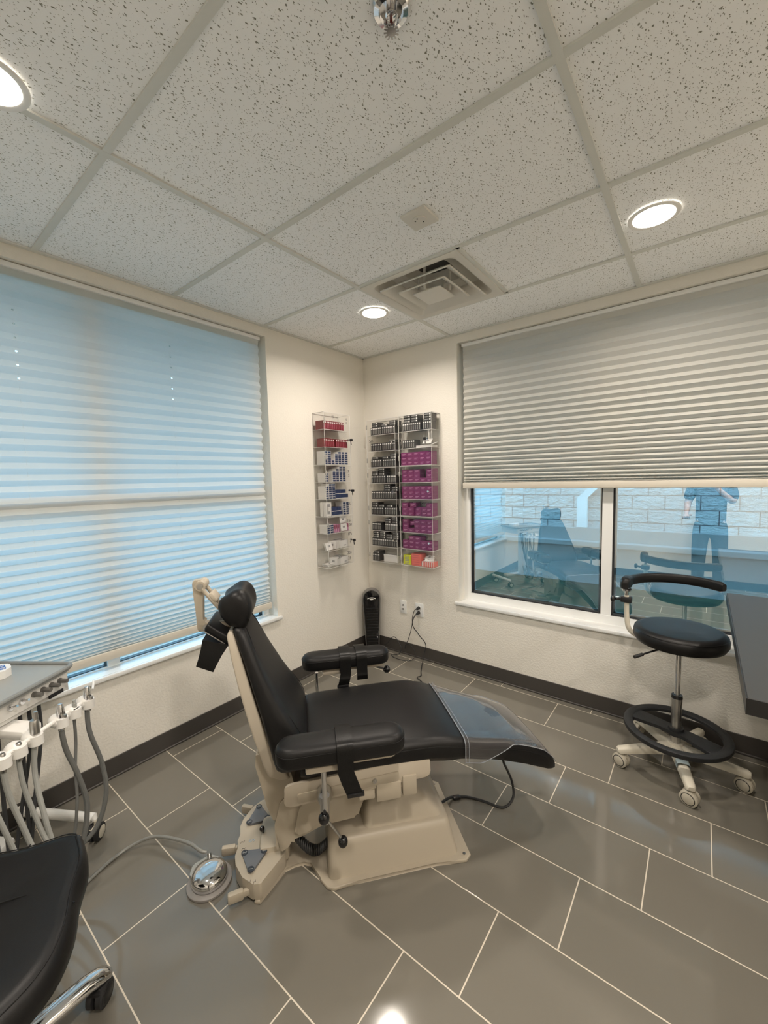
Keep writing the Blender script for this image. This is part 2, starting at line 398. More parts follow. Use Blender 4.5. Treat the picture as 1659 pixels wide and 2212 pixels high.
# materials
wall_mat('wall', WALLC)
floor_mat(); ceiling_mat(); block_mat(); grass_mat()
mat('grid_paint', (.66, .67, .63), rough=.5)
mat('trim_white', (.80, .81, .80), rough=.35)
mat('vinyl_white', (.82, .83, .82), rough=.3)
mat('baseboard', (.058, .052, .047), rough=.45)
mat('gasket', (.01, .01, .012), rough=.5)
mat('concrete', (.34, .34, .32), rough=.9, bump=.4, bscale=40)
mat('concrete_pale', (.28, .29, .28), rough=.9, bump=.3, bscale=40)
mat('black_vinyl', (.007, .0068, .0070), rough=.42, spec=.28, bump=.12, bscale=500)
mat('black_plastic', (.012, .012, .013), rough=.3, spec=.5)
mat('black_gloss', (.006, .006, .007), rough=.08, spec=.6)
mat('black_rubber', (.02, .02, .021), rough=.6)
mat('beige', (.425, .375, .295), rough=.42, spec=.45)
mat('beige_plate', (.50, .445, .36), rough=.4)
mat('chrome', (.75, .75, .76), rough=.08, metal=1.0)
mat('steel', (.55, .54, .52), rough=.28, metal=1.0)
mat('pad_grey', (.13, .14, .155), rough=.45)
mat('mark_dark', (.03, .035, .045), rough=.5)
mat('white_plastic', (.80, .79, .76), rough=.3)
mat('cart_panel', (.66, .65, .62), rough=.25, var=.06, vscale=12)
mat('tray_grey', (.30, .31, .30), rough=.35)
mat('tray_rim', (.21, .22, .215), rough=.35)
mat('hose_grey', (.15, .155, .15), rough=.45)
mat('hose_light', (.36, .37, .35), rough=.45)
mat('hose_dark', (.04, .042, .045), rough=.45)
mat('caster_cream', (.55, .51, .42), rough=.4)
mat('leg_cream', (.66, .62, .52), rough=.4, var=.12, vscale=25)
mat('ring_black', (.015, .016, .018), rough=.55, bump=.5, bscale=300)
mat('desk_top', (.038, .038, .037), rough=.5, spec=.3)
mat('desk_edge', (.012, .012, .012), rough=.4)
clear_mat('window_glass', tint=(.56, .74, .82), refl=GLASS_REFL, rough=.0, power=.6)
clear_mat('acrylic', tint=(.988, .988, .988), refl=.012, rough=.05, power=.5)
clear_mat('foot_film', tint=(.86, .86, .88), refl=.055, rough=.045, power=.8, haze=.075, hazecol=(.50, .48, .48), bump=.10, ior=1.5)
mat('acrylic_edge', (.80, .79, .76), rough=.3)  # edge colour lightened to stand in for light piped through the panels
mat('light_trim', (.86, .85, .82), rough=.35)

# floor and ceiling
XR, YR = 4.6, -3.85
struct(MB().box((-.12, YR-.1, -.1), (XR+.1, .12, 0)).build('floor', MATS['floor'], smooth=False))
_dx, _dy, _hh = .8718+.3048, -(.4406+.3048), .292
c_ = MB(); c_.box((-.12, YR-.1, H+.007), (_dx-_hh, .12, H+.025)); c_.box((_dx+_hh, YR-.1, H+.007), (XR+.1, .12, H+.025)); c_.box((_dx-_hh, YR-.1, H+.007), (_dx+_hh, _dy-_hh, H+.025)); c_.box((_dx-_hh, _dy+_hh, H+.007), (_dx+_hh, .12, H+.025))
struct(c_.build('ceiling', MATS['ceiling'], smooth=False))
struct(MB().box((-.2, YR-.2, H+.30), (XR+.2, .2, H+.34)).build('roof_deck', mat('roof_dark', (.1, .1, .1)), smooth=False))
# ceiling grid bars
GA = .8718; g = MB()
ys = [-(.4406+k*.6096) for k in range(6)]
for y in ys: g.box((0, y-.012, H), (XR, y+.012, H+.0065))
for k, xs in enumerate([GA, GA+1.2192, GA+2.4384]): g.box((xs-.012, YR, H-.0004), (xs+.012, 0, H+.0065))
g.box((GA+.6096-.012, ys[1], H), (GA+.6096+.012, ys[0], H+.0065))
struct(g.build('trim_1', MATS['grid_paint'], smooth=False))
# wall angle round the edge
a = MB(); a.box((0, YR, H-.0008), (.022, 0, H+.006)); a.box((0, -.022, H-.0008), (XR, 0, H+.006)); a.box((0, YR, H-.0008), (XR, YR+.022, H+.006)); a.box((XR-.022, YR, H-.0008), (XR, 0, H+.006))
struct(a.build('trim_2', MATS['grid_paint'], smooth=False))

def wall_with_hole(name, axis, a0, a1, h0, h1, z0, z1, d0, d1):
    m = MB()
    def b(u0, u1, v0, v1):
        if axis == 'x': m.box((d0, u0, v0), (d1, u1, v1))
        else: m.box((u0, d0, v0), (u1, d1, v1))
    b(a0, h0, 0, H+.3); b(h1, a1, 0, H+.3); b(h0, h1, 0, z0); b(h0, h1, z1, H+.3)
    return struct(m.build(name, MATS['wall'], smooth=False))
WZ0, WZ1 = .535, 2.535
LY0, LY1 = -3.075, -1.035      # left window opening
RX0, RX1 = .925, 2.965         # right window opening
wall_with_hole('wall_left', 'x', YR, .0, LY0, LY1, WZ0, WZ1, -.2, 0)
wall_with_hole('wall_right', 'y', -.2, XR+.2, RX0, RX1, WZ0, WZ1, 0, .2)
struct(MB().box((-.2, YR-.2, 0), (XR+.2, YR, H+.3)).build('wall_rear', MATS['wall'], smooth=False))
struct(MB().box((XR, YR, 0), (XR+.2, 0, H+.3)).build('wall_far', MATS['wall'], smooth=False))
def bb(name, lo, hi, toe_lo, toe_hi):
    struct(MB().box(lo, hi, .002, 1).box(toe_lo, toe_hi, .003, 1).build(name, MATS['baseboard']))
bb('baseboard_left', (.0, YR, 0), (.006, -.006, .108), (.0, YR, 0), (.014, -.012, .012))
bb('baseboard_right', (0, -.006, 0), (XR, 0, .108), (.0, -.014, 0), (XR, 0, .012))
bb('baseboard_rear', (0, YR, 0), (XR, YR+.006, .108), (0, YR, 0), (XR, YR+.014, .012))
bb('baseboard_far', (XR-.006, YR, 0), (XR, 0, .108), (XR-.014, YR, 0), (XR, 0, .012))

# window sills (boards)
m = MB(); m.box((-.10, LY0, .535), (0, LY1, .557)).box((0, LY0-.03, .535), (.022, LY1+.028, .557), .003)
struct(m.build('trim_3', MATS['trim_white']))
m = MB(); m.box((RX0, 0, .535), (RX1, .10, .557)).box((RX0-.028, -.022, .535), (RX1+.03, 0, .557), .003)
struct(m.build('trim_4', MATS['trim_white']))

def window_unit(name, u0, u1, z0, z1, place, mull, rails, wb=.055):
    """frame local: u along the wall, v outwards, z up"""
    root = bpy.data.objects.new(name, None); COL.objects.link(root); root['kind'] = 'structure'; place(root)
    f = MB(); w = .055
    for a0, a1, b0, b1 in ((u0, u0+w, z0, z1), (u1-w, u1, z0, z1), (u0+w, u1-w, z0, z0+wb), (u0+w, u1-w, z1-w, z1)):
        f.box((a0, .095, b0), (a1, .165, b1))
    f.box((mull-.03, .098, z0+wb), (mull+.03, .162, z1-w))
    for zz in rails: f.box((u0, .100, zz-.03), (u1, .160, zz+.03), .004, 1)
    f.build('window_frame', MATS['vinyl_white'], root)
    zs = [z0+wb] + sorted(rails) + [z1-w]
    for a, b in ((u0+w, mull-.03), (mull+.03, u1-w)):
        for i in range(len(zs)-1):
            p0 = zs[i]+(.03 if i > 0 else 0); p1 = zs[i+1]-(.03 if i < len(zs)-2 else 0)
            gk = MB(); t = .008
            if name == 'window_1': t = .003
            for q in ((a, a+t, p0, p1), (b-t, b, p0, p1), (a, b, p0, p0+t), (a, b, p1-t, p1)): gk.box((q[0], .112, q[2]), (q[1], .150, q[3]))
            gk.build('gasket', MATS['gasket'], root, smooth=False)
            ib = MB()
            for q in ((a+t, a+t+.012, p0+t, p1-t), (b-t-.012, b-t, p0+t, p1-t), (a+t, b-t, p0+t, p0+t+.012), (a+t, b-t, p1-t-.012, p1-t)): None if name == 'window_1' else ib.box((q[0], .134, q[2]), (q[1], .148, q[3]))
            if name != 'window_1': ib.build('glazing_bead', MATS['vinyl_white'], root, smooth=False)
            gl = MB().box((a, .128, p0), (b, .131, p1)); gl.build('pane', MATS['window_glass'], root, smooth=False)
    return root
def pl_left(o): o.rotation_euler = (0, 0, PI/2)      # u -> +y, v -> -x
def pl_right(o): pass
window_unit('window_1', LY0, LY1, .557, WZ1, pl_left, -2.055, [1.46], .004)
window_unit('window_2', RX0, RX1, .557, WZ1, pl_right, 1.937, [])

# pleated shades: zigzag fabric between a head rail and a bottom rail
def pleats(ztop, zbot, pfun, flen):
    z = ztop; out = []; i = 0
    while z > zbot+.004:
        p = max(.0085, pfun((z-zbot)/(ztop-zbot)))
        p = min(p, z-zbot)
        A = math.sqrt(max(0, (flen/2)**2-(p/2)**2))
        out += [(z, 0), (z-p/2, A)]; z -= p
    out.append((zbot, 0)); return out
def shade(name, label, u0, u1, ztop, zbot, v, place, matname, pfun, flen, cords):
    root = empty(name, label, 'window blind'); place(root)
    prof = pleats(ztop-.022, zbot+.042, pfun, flen)
    m = MB(); m.loft([[(u0+.006, v-.008+A, z) for z, A in prof], [(u1-.006, v-.008+A, z) for z, A in prof]], cap=False, closed=False)
    fb = m.build('fabric', MATS[matname], root, smooth=False)
    MB().box((u0, v-.02, ztop-.024), (u1, v+.022, ztop), .003).build('head_rail', MATS['vinyl_white'], root)
    MB().box((u0, v-.016, zbot), (u1, v+.018, zbot+.044), .004).build('bottom_rail', MATS['beige_blind'], root)
    for cu in cords:
        MB().cyl((cu, v+.004, zbot+.02), (cu, v+.004, ztop-.02), .0006, seg=6).build('lift_cord', MATS['cord_white'], root)
    return root
mat('beige_blind', (.62, .58, .50), rough=.5); mat('cord_white', (.75, .76, .74), rough=.7)
blind_mat('shade_left', (.80, .78, .73), hole_ys=[-2.352, -1.668, -2.99], hole_axis='X', zmin=1.98, zmax=2.48, pitch=.060, transl=.55, tcol=(.92, .93, .94))
blind_mat('shade_right', (.74, .72, .66), transl=.30, tcol=(.75, .78, .78))
shade('pleated_blind', 'pleated window blind glowing blue, lowered almost to the sill of the left window', LY0+.012, LY1-.022, 2.531, .618, .045, pl_left, 'shade_left',
      lambda t: .052+.012*(t-.45)/.55 if t > .45 else (.046+.006*(t-.14)/.31 if t > .14 else .012+.034*t/.14), .0665, [-2.352, -1.668])
shade('pleated_blind', 'grey pleated window blind half raised over the window behind the stool', RX0+.025, RX1-.012, 2.531, 1.446, .045, pl_right, 'shade_right',
      lambda t: .026+.036*t if t > .07 else .010+.016*t/.07, .066, [1.26, 1.66, 2.14])

# outdoors
struct(MB().box((-30, -30, -.30), (30, 30, -.16)).build('ground', MATS['grass'], smooth=False))
struct(MB().box((-3.5, 4.15, -.16), (12, 4.45, 5.0)).build('wall_outside', MATS['block'], smooth=False))
m = MB(); m.box((-3.5, 4.0, -.16), (12, 4.15, .47)).box((-3.5, 3.93, .42), (12, 4.15, .50), .01)
m.box((-3.5, 4.06, .5), (12, 4.15, .69)); struct(m.build('trim_5', MATS['concrete_pale'], smooth=False))
struct(MB().box((-1.75, -6, 2.66), (-.2, 2.6, 2.82)).box((-.2, .2, 2.66), (7, 2.6, 2.82)).build('unseen_overhang', MATS['concrete'], smooth=False))  # unseen roof overhang, sized to darken the blinds and the block wall

dsp = MB(); dsp.box((.865, 4.07, .70), (1.010, 4.14, 1.16)).loft([[(.865, 4.07, 1.16), (1.010, 4.07, 1.16), (1.010, 4.14, 1.16), (.865, 4.14, 1.16)], [(1.12, 4.07, 1.42), (1.265, 4.07, 1.42), (1.265, 4.14, 1.42), (1.12, 4.14, 1.42)]]).box((1.12, 4.07, 1.42), (1.265, 4.14, 5.0))
tag(dsp.build('downspout', MATS['vinyl_white'], smooth=False), 'white downspout on the block wall outside the window', 'downspout')

# ------------------------------------------------------------------ ceiling fixtures
mat('lens', (.9, .9, .88), rough=.4, emit=LAMPC, estr=LENS)
def make_light(x, y, label, power):
    t = empty('recessed_downlight', label, 'ceiling light', (x, y, H), group=None)
    MB().lathe([(.094, .0), (.093, -.004), (.087, -.006), (.076, -.003), (.074, .004)], cap=False, seg=40).build('trim_ring', MATS['light_trim'], t)
    MB().cyl((0, 0, -.0035), (0, 0, .003), .0745, seg=40).build('lens', MATS['lens'], t)
    ld = bpy.data.lights.new('downlight', 'AREA'); ld.shape = 'DISK'; ld.size = .145; ld.energy = power; ld.color = LAMPC; ld.spread = math.radians(LSPREAD)
    lo = bpy.data.objects.new('bulb', ld); COL.objects.link(lo); lo.parent = t; lo.location = (0, 0, -.0085)
    return t
LB = ['round recessed ceiling light to the right of the square air vent, above the grey blind', 'round recessed ceiling light beside the left corner of the square air vent',
      'round recessed ceiling light cut off at the top left edge of the photo', 'round recessed ceiling light behind the camera over the standing person',
      'unseen added ceiling light near the far end of the window wall', 'unseen added ceiling light in the far rear part of the room']
for i, ((x, y), lb) in enumerate(zip(LIGHTS, LB)): make_light(x, y, lb, LAMPW if i < 3 else LAMPW_REAR)

# square air diffuser
mat('diffuser', (.68, .66, .60), rough=.45); mat('duct_dark', (.05, .048, .042), rough=.8)
def make_diffuser():
    cx, cy = GA+.3048, (ys[0]+ys[1])/2
    t = empty('air_diffuser', 'square white ceiling air vent with nested louvers, in the ceiling grid near the corner', 'air vent', (cx, cy, H))
    def sqr(h, z, r=.02, n=6):
        return [(x, y, z) for x, y in roundpoly([(-h, -h), (h, -h), (h, h), (-h, h)], r, n)]
    MB().loft([sqr(.297, .004, .002), sqr(.297, -.004, .002), sqr(.270, -.004, .01), sqr(.252, .002, .05), sqr(.236, .03, .06), sqr(.205, .075, .06), sqr(.13, .085, .06), sqr(.115, .16, .09)], cap=False).build('frame', MATS['diffuser'], t)
    MB().box((-.13, -.13, .155), (.13, .13, .165)).build('duct', MATS['duct_dark'], t)
    for h0, h1, z0, z1 in ((.222, .150, -.014, .034), (.150, .090, -.020, .020)):
        MB().loft([sqr(h0, z0-.001, .012), sqr(h0-.004, z0-.006, .012), sqr(h1, z1-.004, .02), sqr(h1-.004, z1, .02), sqr(h0-.002, z0+.003, .012), sqr(h0, z0-.001, .012)], cap=False).build('louver', MATS['diffuser'], t)
    MB().box((-.086, -.086, -.030), (.086, .086, -.023), .004).build('louver', MATS['diffuser'], t)
    for s in (-1, 1):
        MB().box((-.006, s*.10-.004, -.024), (.006, s*.10+.004, .09)).build('bracket', MATS['diffuser'], t, smooth=False)
        MB().box((s*.10-.004, -.006, -.024), (s*.10+.004, .006, .09)).build('bracket', MATS['diffuser'], t, smooth=False)
make_diffuser()
# small square plate on the ceiling
t = empty('ceiling_sensor_plate', 'small square white sensor plate on the ceiling between sprinkler and air vent', 'sensor', (1.465, -1.342, H+.007))
MB().box((-.058, -.058, -.012), (.058, .058, 0), .004).build('plate', MATS['diffuser'], t)
MB().cyl((0, 0, -.016), (0, 0, -.011), .03, seg=28).build('lens_ring', MATS['diffuser'], t)
[MB().cyl((x, y, -.0175), (x, y, -.015), .003, seg=8).build('vent_hole', MATS['gasket'], t) for x, y in ((.012, .012), (-.014, -.01), (.0, -.018))]
# sprinkler
mat('bulb_red', (.10, .015, .01), rough=.2, coat=.5)
t = empty('fire_sprinkler', 'chrome fire sprinkler head hanging from the ceiling at the top of the photo', 'sprinkler', (1.822, -2.012, H+.007))
MB().lathe([(.043, 0), (.043, -.004), (.039, -.009), (.028, -.012), (.026, -.004), (.014, -.003)], cap=True, seg=36).build('escutcheon', MATS['chrome'], t)
MB().lathe([(.013, -.002), (.013, -.016), (.009, -.018)], seg=20).build('nozzle', MATS['chrome'], t)
f = MB()
for s in (-1, 1): f.tube([(s*.011, 0, -.014), (s*.016, 0, -.026), (s*.012, 0, -.040), (s*.003, 0, -.047)], .0026, 8, 4)
f.build('frame_arm', MATS['chrome'], t)
MB().cyl((0, 0, -.018), (0, 0, -.040), .0035, seg=12).build('heat_bulb', MATS['bulb_red'], t)
f = MB(); f.cyl((0, 0, -.046), (0, 0, -.050), .007, seg=16); f.cyl((0, 0, -.049), (0, 0, -.0505), .011, seg=20)
for k in range(12):
    a_ = k*PI/6; f.box((.010, -.0017, -.0507), (.0175, .0017, -.0493), M=rotm(0, 0, math.degrees(a_)))
f.build('deflector', MATS['chrome'], t)

# ------------------------------------------------------------------ treatment chair (local x = towards the feet, y = far side)
CH_A = math.atan2(.756, .654)
def make_chair():
    R = empty('treatment_chair', 'black upholstered dental chair on a beige base, reclined in the middle of the tiled floor', 'dental chair', (1.376, -1.516, 0), CH_A)
    BE, BV, CR = MATS['beige'], MATS['black_vinyl'], MATS['chrome']
    XZ = Matrix(((1, 0, 0, 0), (0, 0, -1, 0), (0, 1, 0, 0), (0, 0, 0, 1)))      # poly (x,z) extruded: local z -> -y
    # floor plate
    side = [(-.415, -.088), (-.375, -.085), (-.345, -.10), (-.315, -.175), (-.29, -.212), (-.262, -.222), (-.18, -.213), (.14, -.205), (.20, -.215), (.262, -.222), (.288, -.20), (.285, -.15)]
    poly = side + [(x, -y) for x, y in side[::-1]] + [(-.45, .10), (-.535, .212), (-.555, .205), (-.555, -.205), (-.535, -.212), (-.45, -.10)]
    pl = MB().prism(poly, 0, .014, bev=.004).build('base_plate', BE, R)
    for (x, y) in ((.262, -.195), (.262, .195)): MB().cyl((x, y, .013), (x, y, .0155), .006, seg=12).build('bolt', MATS['steel'], pl)
    def rr(x0, x1, hw, r, z): return [(x, y, z) for x, y in roundpoly([(x0, -hw), (x1, -hw), (x1, hw), (x0, hw)], r, 6)]
    MB().loft([rr(-.285, .243, .192, .03, .012), rr(-.284, .238, .186, .03, .03), rr(-.280, .222, .160, .035, .115), rr(-.274, .216, .152, .04, .132), rr(-.262, .205, .142, .04, .139),
               rr(-.135, .200, .130, .035, .140), rr(-.131, .190, .126, .035, .150), rr(-.120, .108, .100, .035, .240), rr(-.112, .098, .092, .035, .250)]).build('base_cover', BE, R, angle=50)
    MB().loft([rr(-.10, .07, .075, .03, .24), rr(-.12, .07, .085, .03, .40)]).build('lift_column', BE, R)
    # foot control pod
    pod = [(-.446, -.098), (-.530, -.206), (-.556, -.204), (-.600, -.166), (-.632, -.108), (-.640, -.070), (-.634, -.030), (-.640, 0)]
    pod = pod + [(x, -y) for x, y in pod[-2::-1]]
    P = MB().prism(roundpoly(pod, .012, 3), .014, .078, bev=.006).build('foot_control_pod', BE, R)
    MB().box((-.55, -.085, .02), (-.43, .085, .10), .02).build('pod_neck', BE, R)
    def pad(pts, nums):
        b = MB().prism(roundpoly(pts, .014, 5), .076, .088, bev=.004).build('foot_switch', MATS['pad_grey'], R)
        cx = sum(p[0] for p in pts)/3; cy = sum(p[1] for p in pts)/3
        for (x, y), nn in zip(pts, nums):
            px, py = x+(cx-x)*.30, y+(cy-y)*.30
            MB().cyl((px, py, .087), (px, py, .0895), .0125, seg=20).build('button', MATS['mark_dark'], b)
            text('numeral', nn, .022, MATS['tray_grey'], b, T(px, py, .0898) @ rotm(0, 0, 90-180))
        return b
    pad([(-.618, -.062), (-.512, -.072), (-.572, -.172)], ['2', '3', '1'])
    pad([(-.618, .062), (-.512, .072), (-.572, .172)], ['5', '4', '6'])
    MB().box((-.545, -.022, .077), (-.45, .022, .094), .008).build('lever_base', BE, P)
    MB().cyl((-.538, -.002, .09), (-.541, -.004, .108), .0035, seg=10).sphere((-.542, -.004, .114), .0105).build('lever_knob', MATS['black_gloss'], R)
    MB().cyl((-.535, .035, .078), (-.535, .035, .081), .003, seg=12).build('indicator', mat('led_red', (.25, .02, .01), rough=.3), R)
    text('symbol', 'S', .032, MATS['steel'], R, T(-.585, -.012, .0785) @ rotm(0, 0, -90))
    for (x, y, a_) in ((-.612, -.045, 10), (-.62, -.012, 10), (-.572, -.192, 40), (-.553, -.196, 50)):
        zz = MB(); q = [(-.008, -.004), (-.002, .004), (.003, -.003), (.009, .003)]
        for p0, p1 in zip(q, q[1:]): zz.cyl((*p0, 0), (*p1, 0), .0006, seg=5)
        o = zz.build('chair_symbol', MATS['mark_dark'], R); o.location = (x, y, .079); o.rotation_euler = (0, 0, math.radians(a_))
    for (x0, y0, x1, y1) in ((-.545, -.175, -.648, -.198), (-.60, .01, -.706, .012), (-.545, .175, -.655, .225)):
        d = Vector((x1-x0, y1-y0, 0)); M_ = T(x0, y0, 0) @ rotm(0, 0, math.degrees(math.atan2(d.y, d.x)))
        MB().box((0, -.008, .022), (d.length, .008, .028+.018), .004).box((d.length-.055, -.011, .016), (d.length, .011, .052), .006).build('kick_bar', BE, R).matrix_local = M_
    # coiled black hose under the linkage
    co = []
    for i in range(220):
        t_ = i/219; a_ = t_*2*PI*18; p = Vector((-.405+.13*t_, -.095, .145-.085*math.sin(PI*(t_*.8))))
        co.append(p+Vector((.010*math.cos(a_)*.4, .016*math.cos(a_), .016*math.sin(a_))))
    MB().tube(co, .0045, 6).build('coiled_hose', MATS['black_rubber'], R)
    # linkage between pod and seat
    arm = [(-.475, .10), (-.43, .125), (-.415, .150), (-.37, .160), (-.30, .187), (-.16, .196), (-.118, .30), (-.11, .36), (-.40, .36), (-.455, .31), (-.48, .22)]
    MB().prism(roundpoly(arm, .018, 4), -.125, .125, M=XZ, bev=.012, seg=3).build('lift_arm', BE, R)
    arm2 = [(-.41, .175), (-.36, .18), (-.30, .215), (-.20, .225), (-.165, .30), (-.15, .36), (-.33, .36), (-.385, .28)]
    MB().prism(roundpoly(arm2, .015, 4), -.138, .138, M=XZ, bev=.008, seg=3).build('lift_arm', BE, R)
    # yoke and back frame
    yk = [(-.492, .552), (-.535, .520), (-.540, .47), (-.505, .30), (-.48, .225), (-.42, .225), (-.392, .33), (-.41, .42), (-.44, .47), (-.455, .55)]
    MB().prism(roundpoly(yk, .02, 4), -.118, .118, M=XZ, bev=.012, seg=3).build('yoke', BE, R)
    def sh(w, z0a, z1a, b=-.0): return [z0a, z1a]
    # back shell: (z, a_back, a_front, half width)
    SH = [(.405, -.455, -.415, .13), (.44, -.492, -.425, .15), (.50, -.508, -.455, .165), (.60, -.532, -.485, .172), (.70, -.557, -.512, .165), (.80, -.582, -.540, .150), (.90, -.604, -.568, .128), (.975, -.618, -.592, .108), (.99, -.612, -.60, .098)]
    def ring_x(z, a0, a1, hw, r, n=4): return [(x, y, z) for x, y in roundpoly([(a0, -hw), (a1, -hw), (a1, hw), (a0, hw)], r, n)]
    MB().loft([ring_x(z, a0, a1, hw, .010) for z, a0, a1, hw in SH]).build('back_shell', MATS['beige_plate'], R, angle=50)
    # backrest cushion
    BK = [(.475, -.455, -.372, .19), (.49, -.468, -.350, .205), (.52, -.475, -.342, .212), (.56, -.482, -.344, .217), (.60, -.490, -.352, .219), (.65, -.500, -.376, .214), (.70, -.511, -.408, .203), (.75, -.524, -.437, .192), (.80, -.537, -.462, .180),
          (.86, -.553, -.491, .164), (.92, -.572, -.516, .146), (.97, -.588, -.536, .128), (.995, -.596, -.548, .115), (1.005, -.592, -.560, .10)]
    rings = []
    for z, a0, a1, hw in BK:
        n = 28; rg = []
        for i in range(n):
            t_ = 2*PI*i/n; c_, s_ = math.cos(t_), math.sin(t_); e = .42
            rg.append(((a0+a1)/2+(a1-a0)/2*math.copysign(abs(c_)**e, c_), hw*math.copysign(abs(s_)**e, s_), z))
        rings.append(rg)
    B = MB().loft(rings).build('backrest', BV, R, angle=60)
    sm = MB()
    for s in (-1, 1):
        sm.tube([(a1-.004-.004*math.cos(z*9), s*(hw-.030), z) for z, a0, a1, hw in BK[2:-1]], .0013, 6, 3)
    sm.build('seam', BV, B)
    # seat cushion
    TOP = [(-.37, .53), (-.355, .548), (-.30, .556), (-.10, .562), (.05, .563), (.13, .560), (.20, .547), (.27, .524), (.35, .496), (.45, .467), (.53, .440), (.60, .410), (.64, .388), (.68, .345), (.70, .318), (.716, .288)]
    BOT = [(-.37, .47), (.10, .462), (.25, .440), (.40, .392), (.55, .334), (.66, .284), (.716, .262)]
    HWT = [(-.37, .235), (-.34, .246), (.10, .248), (.20, .244), (.32, .222), (.45, .196), (.60, .178), (.67, .168), (.70, .150), (.716, .125)]
    def seat_ring(x, off=0.0, open_=False):
        zt, zb, hw = interp(TOP, x)+off, interp(BOT, x)-off, interp(HWT, x)+off
        r = min(.030, (zt-zb)*.45); crown = .006
        pts = [(-hw, zb+(zt-zb)*.25), (-hw, zt-r)]
        pts += [(-hw+r*(1-math.cos(a_)), zt-crown-r*(1-math.sin(a_))) for a_ in (PI/6, PI/3, PI/2)]
        pts += [(-hw*.5, zt-crown*.2), (0, zt), (hw*.5, zt-crown*.2)]
        pts += [(hw-r*(1-math.cos(a_)), zt-crown-r*(1-math.sin(a_))) for a_ in (PI/2, PI/3, PI/6)]
        pts += [(hw, zt-r), (hw, zb+(zt-zb)*.25), (hw*.93, zb), (-hw*.93, zb)]
        return [(x, y, z) for y, z in pts]
    xs_ = [-.37+i*(.716+.37)/60 for i in range(61)]
    S = MB().loft([seat_ring(x) for x in xs_]).build('seat', BV, R, angle=60)
    sm = MB()
    for s in (-1, 1): sm.tube([(x, s*(interp(HWT, x)+.0005), interp(TOP, x)-.034) for x in xs_[2:-3:2]], .0016, 6)
    sm.build('seam', BV, S)
    # clear foot cover: over the top with a sweeping side flap
    fr_ = []; x0, x1 = .255, .700
    for i in range(41):
        x = x0+(x1-x0)*i/40; zt, zb, hw = interp(TOP, x)+.0035, interp(BOT, x)-.0035, interp(HWT, x)+.0035; r = .03
        drop = 1.0 if x < .33 else max(0.0, 1-((x-.33)/.15))**.8
        zl = zt-.012-(zt-.012-zb)*drop
        base_ = [(-hw, zl), (-hw, max(zl, zt-r)), (-hw+r*.14, max(zl, zt-.018)), (-hw+r*.5, zt-.009), (-hw+r, zt-.0055), (-hw*.5, zt-.0015), (0, zt+.0005), (hw*.5, zt-.0015), (hw-r, zt-.0055), (hw-r*.5, zt-.009), (hw-r*.14, max(zl, zt-.018)), (hw, max(zl, zt-r)), (hw, zl)]
        fr_.append([(x, y, z) for y, z in base_])
    F = MB().loft(fr_, cap=False, closed=False).build('clear_foot_cover', MATS['foot_film'], R, angle=70)
    hem = MB(); mh = mat('film_hem', (.24, .26, .29), rough=.15, coat=.6)
    hem.tube([Vector(p) for p in fr_[0]], .0022, 6, 3); hem.tube([Vector((p[0]+.014, p[1], p[2])) for p in fr_[0]], .0012, 6, 3)
    for sgn in (0, -1): hem.tube([Vector(f_[sgn]) for f_ in fr_[::2]], .0016, 6)
    hem.build('hem', mh, F)
    # seat frame
    MB().box((-.27, -.20, .415), (.06, .20, .465), .006).box((-.20, -.10, .34), (.05, .10, .42), .01).build('seat_frame', MATS['black_plastic'], R)
    for s in (-1, 1):
        yb = s*.236
        A_ = MB().prism(roundpoly([(-.432, .380), (.112, .410), (.108, .495), (-.428, .462)], .022, 6), -.006, .006, M=T(0, yb, 0) @ XZ, bev=.003).build('side_plate', MATS['beige_plate'], R)
        MB().prism(roundpoly([(-.385, .392), (-.012, .418), (-.012, .452), (-.384, .427)], .006, 4), -.010, .010, M=T(0, yb, 0) @ XZ, bev=.003).build('rail', MATS['beige'], A_)
        MB().cyl((-.105, yb, .432), (-.105, yb+s*.016, .432), .008, seg=14).cyl((-.105, yb, .432), (-.105, yb+s*.018, .432), .004, seg=8).build('bolt', MATS['steel'], A_)
        for lo_, hi_ in (((-.10, yb-.012, .345), (-.005, yb+.012, .415)), ((-.165, yb-.010, .360), (-.104, yb+.010, .398)), ((.0, yb-.012, .350), (.055, yb+.01, .43))): MB().box(lo_, hi_, .006).build('bracket', BE, A_)
        for lo in (0,): pass
    def armrest(s, dx, straps, lever):
        yb = s*.335
        xc_ = -.2285+dx; hl_ = .2165; cs_ = []
        for s_, a0 in ((1, -PI/2), (-1, PI/2)): cs_ += [(xc_+s_*(hl_-.056)+.0565*math.cos(a0+PI*i/14), .0565*math.sin(a0+PI*i/14)) for i in range(15)]
        t = MB().stadium(xc_, yb, hl_, .056, [(.030, .617), (.010, .618), (.003, .622), (0, .632), (0, .662), (.003, .672), (.009, .680), (.018, .6845), (.034, .687), (.054, .6875)]).build('armrest', BV, R, angle=70)
        MB().tube([Vector((x, y+yb, .664)) for x, y in cs_+cs_[:1]], .0013, 5).build('seam', BV, t)
        MB().prism(roundpoly([(-.34+dx, .600), (-.06+dx, .600), (-.03+dx, .620), (-.37+dx, .620)], .006, 3), -.030, .030, M=T(0, yb, 0) @ XZ, bev=.003).box((-.35+dx, yb-.035, .585), (-.24+dx, yb+.035, .606), .006).build('support_bracket', MATS['beige_plate'], t)
        MB().cyl((-.291, yb, .59), (-.290, yb, .40), .0085, seg=16).build('post', CR, t)
        MB().lathe([(.026, 0), (.026, .03), (.022, .045), (.014, .06)], M=frame((-.290, s*.245, .425), (0, s, 0))).cyl((-.290, yb-s*.03, .455), (-.290, yb-s*.03, .385), .017, seg=20).build('clamp', MATS['steel'], t)
